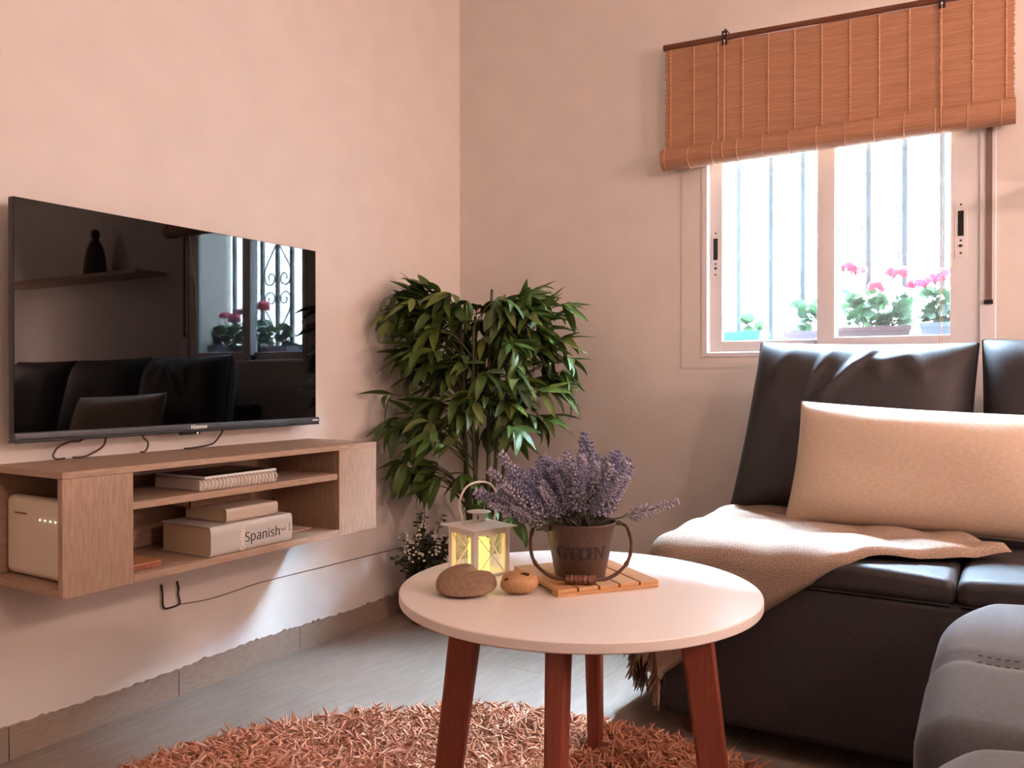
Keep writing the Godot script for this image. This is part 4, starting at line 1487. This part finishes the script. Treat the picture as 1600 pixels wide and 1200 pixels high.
# ------------------------------------------------------------------ reed blind
func blind():
	var o := thing("reed_blind", "orange-brown reed blind half rolled up over the window", "blind", Vector3(1.4875, 2.08, 0.055))
	var L := Vector3(1.4875, 2.08, 0.055)
	var xa := 0.944
	var xb := 2.031
	var top := func(x: float) -> float: return 2.100 - 0.0365 * (x - xa) / 0.894
	var bt := MB.new()
	bt.tube([Vector3(xa - 0.006, top.call(xa), 0.05) - L, Vector3(xb + 0.006, top.call(xb), 0.05) - L], 0.0115, 14)
	part("head_batten", bt.mesh(), M.batten, o)
	var m := MB.new()
	var n := 92
	for k in n:
		var t := (k + 0.5) / n
		var ya := lerpf(top.call(xa) - 0.012, 1.705, t)
		var yb := lerpf(top.call(xb) - 0.012, 1.705, t)
		var x0 := xa + rng.randf_range(0.0, 0.005)
		var x1 := xb - rng.randf_range(0.0, 0.005)
		var a := Vector3(x0, ya, 0.055 + rng.randf_range(-0.0006, 0.0006)) - L
		var b := Vector3(x1, yb, 0.055 + rng.randf_range(-0.0006, 0.0006)) - L
		var h := 0.0040 if k != 83 and k != 86 else 0.0036
		var d := (b - a)
		m.box((a + b) * 0.5, Vector3(d.length(), h, 0.0016), Basis(d.normalized(), d.normalized().cross(Vector3.BACK).normalized() * -1.0, Vector3.BACK))
	var sl := part("reed_sheet", m.mesh(), M.reed, o)
	sl.set_meta("kind", "stuff")
	# roll at the bottom
	var prof := []
	m = MB.new()
	var rows := []
	var nf := 56
	for e in 2:
		var row := PackedVector3Array()
		for j in nf * 2:
			var a := TAU * j / (nf * 2)
			var r := 0.0385 if j % 2 == 0 else 0.0374
			row.append(Vector3([0.937, 2.033][e], 1.692 + r * cos(a), 0.055 + r * sin(a)) - L)
		rows.append(row)
	m.grid(rows, true)
	for e in 2:
		for k in 5:
			var ra := 0.0375 - 0.0075 * k
			var rb := ra - 0.0060
			var x: float = [0.937, 2.033][e]
			var inx: float = 0.004 if e == 0 else -0.004
			for j in 40:
				var a := TAU * j / 40
				var b := TAU * (j + 1) / 40
				var p := [Vector3(x, 1.692 + ra * cos(a), 0.055 + ra * sin(a)) - L, Vector3(x, 1.692 + ra * cos(b), 0.055 + ra * sin(b)) - L, Vector3(x, 1.692 + rb * cos(b), 0.055 + rb * sin(b)) - L, Vector3(x, 1.692 + rb * cos(a), 0.055 + rb * sin(a)) - L]
				var q := [p[3], p[2], Vector3(x + inx, 1.692 + (rb - 0.0015) * cos(b), 0.055 + (rb - 0.0015) * sin(b)) - L, Vector3(x + inx, 1.692 + (rb - 0.0015) * cos(a), 0.055 + (rb - 0.0015) * sin(a)) - L]
				if e == 0:
					m.quad(p[0], p[3], p[2], p[1]); m.quad(q[0], q[3], q[2], q[1])
				else:
					m.quad(p[0], p[1], p[2], p[3]); m.quad(q[0], q[1], q[2], q[3])
	part("roll", m.mesh(), M.reed, o)
	# warp cords
	for k in 13:
		var x: float = lerpf(0.966, 2.008, k / 12.0)
		var p := []
		var yt: float = top.call(x) - 0.014
		var cnt := 110
		for i in cnt + 1:
			var y := lerpf(yt, 1.725, float(i) / cnt)
			p.append(Vector3(x + 0.0007 * sin(i * 2.1), y, 0.0562 + (0.0022 if i % 4 < 2 else -0.0022)) - L)
		m = MB.new()
		m.tube(p, 0.0025, 5)
		part("warp_cord", m.mesh(true), M.cord, o)
		p = []
		for i in 61:
			var a := 0.25 + (PI * 1.05) * i / 60.0
			var r := 0.0386 + (0.0010 if i % 4 < 2 else -0.0008)
			p.append(Vector3(x - 0.012, 1.692 + r * cos(a), 0.055 + r * sin(a)) - L)
		m = MB.new()
		m.tube(p, 0.0014, 5)
		part("warp_cord", m.mesh(true), M.cord, o)
	# lift cords in front and the two leather hangers
	for x in [1.165, 1.838]:
		var p := [Vector3(x, top.call(x) - 0.01, 0.066) - L, Vector3(x, 1.735, 0.066) - L, Vector3(x, 1.71, 0.0945) - L, Vector3(x, 1.69, 0.0955) - L, Vector3(x, 1.665, 0.086) - L]
		part("lift_cord", tubem(p, 0.0016, 6), M.cord, o)
		var hk := part("hanger", boxm(Vector3(x - 0.0095, top.call(x) - 0.030, 0.0625) - L, Vector3(x + 0.0095, top.call(x) + 0.020, 0.0665) - L, 0.0015), M.hook, o)
		for y in [0.008, -0.016]:
			m = MB.new()
			m.ball(Vector3(x, top.call(x) + y, 0.0668) - L, Vector3(0.0032, 0.0032, 0.0015), 5)
			part("rivet", m.mesh(true), M.alu, hk)
		part("screw_hook", tubem(curve([Vector3(x, top.call(x) + 0.016, 0.064) - L, Vector3(x, top.call(x) + 0.028, 0.058) - L, Vector3(x, top.call(x) + 0.03, 0.03) - L, Vector3(x, top.call(x) + 0.03, 0.0) - L], 5), 0.002, 6), M.bar_grey, hk)
	for dx in [0.0, 0.006]:
		part("pull_cord", tubem(curve([Vector3(1.836 + dx, 1.655, 0.07) - L, Vector3(1.834 + dx, 1.35, 0.03) - L, Vector3(1.833 + dx, 1.0, 0.02) - L], 6), 0.0009, 5), M.cord, o)

func small_wall_things():
	var p := part("wall_cable", tubem(curve([Vector3(0.0022, 0.240, 0.22), Vector3(0.0022, 0.249, 0.499), Vector3(0.0022, 0.254, 0.835), Vector3(0.0022, 0.258, 1.063), Vector3(0.0022, 0.2575, 1.128), Vector3(0.0022, 0.250, 1.284), Vector3(0.0022, 0.258, 1.395)], 6), 0.0015, 6), mat(Color(0.40, 0.34, 0.31), 0.7))
	tag(p, "thin grey cable running along the wall below the console", "cable")
	var q := part("wire_loop", tubem(curve([Vector3(0.004, 0.328, 1.456), Vector3(0.008, 0.30, 1.456), Vector3(0.008, 0.272, 1.455), Vector3(0.007, 0.259, 1.447), Vector3(0.007, 0.257, 1.43), Vector3(0.007, 0.258, 1.41), Vector3(0.007, 0.264, 1.399), Vector3(0.008, 0.29, 1.405), Vector3(0.006, 0.305, 1.402), Vector3(0.002, 0.326, 1.404)], 5), 0.0027, 7), mat(Color(0.17, 0.11, 0.09), 0.6))
	tag(q, "dark wire loop sticking out of the wall under the console", "wire")
	var m := MB.new()
	m.slab(PackedVector2Array([Vector2(-0.004, -0.003), Vector2(0.003, -0.005), Vector2(0.010, 0.0), Vector2(0.004, 0.002), Vector2(0.006, 0.008), Vector2(0.0, 0.004), Vector2(-0.008, 0.004)]), Vector3(0.827, 0.416, 0.0016), Vector3.RIGHT, Vector3.UP, 0.003)
	m.tube([Vector3(0.827, 0.416, 0.0), Vector3(0.827, 0.414, 0.014)], 0.0018, 6)
	var k := part("nail", m.mesh(), M.batten)
	tag(k, "small nail in chipped plaster on the wall left of the sofa", "nail")
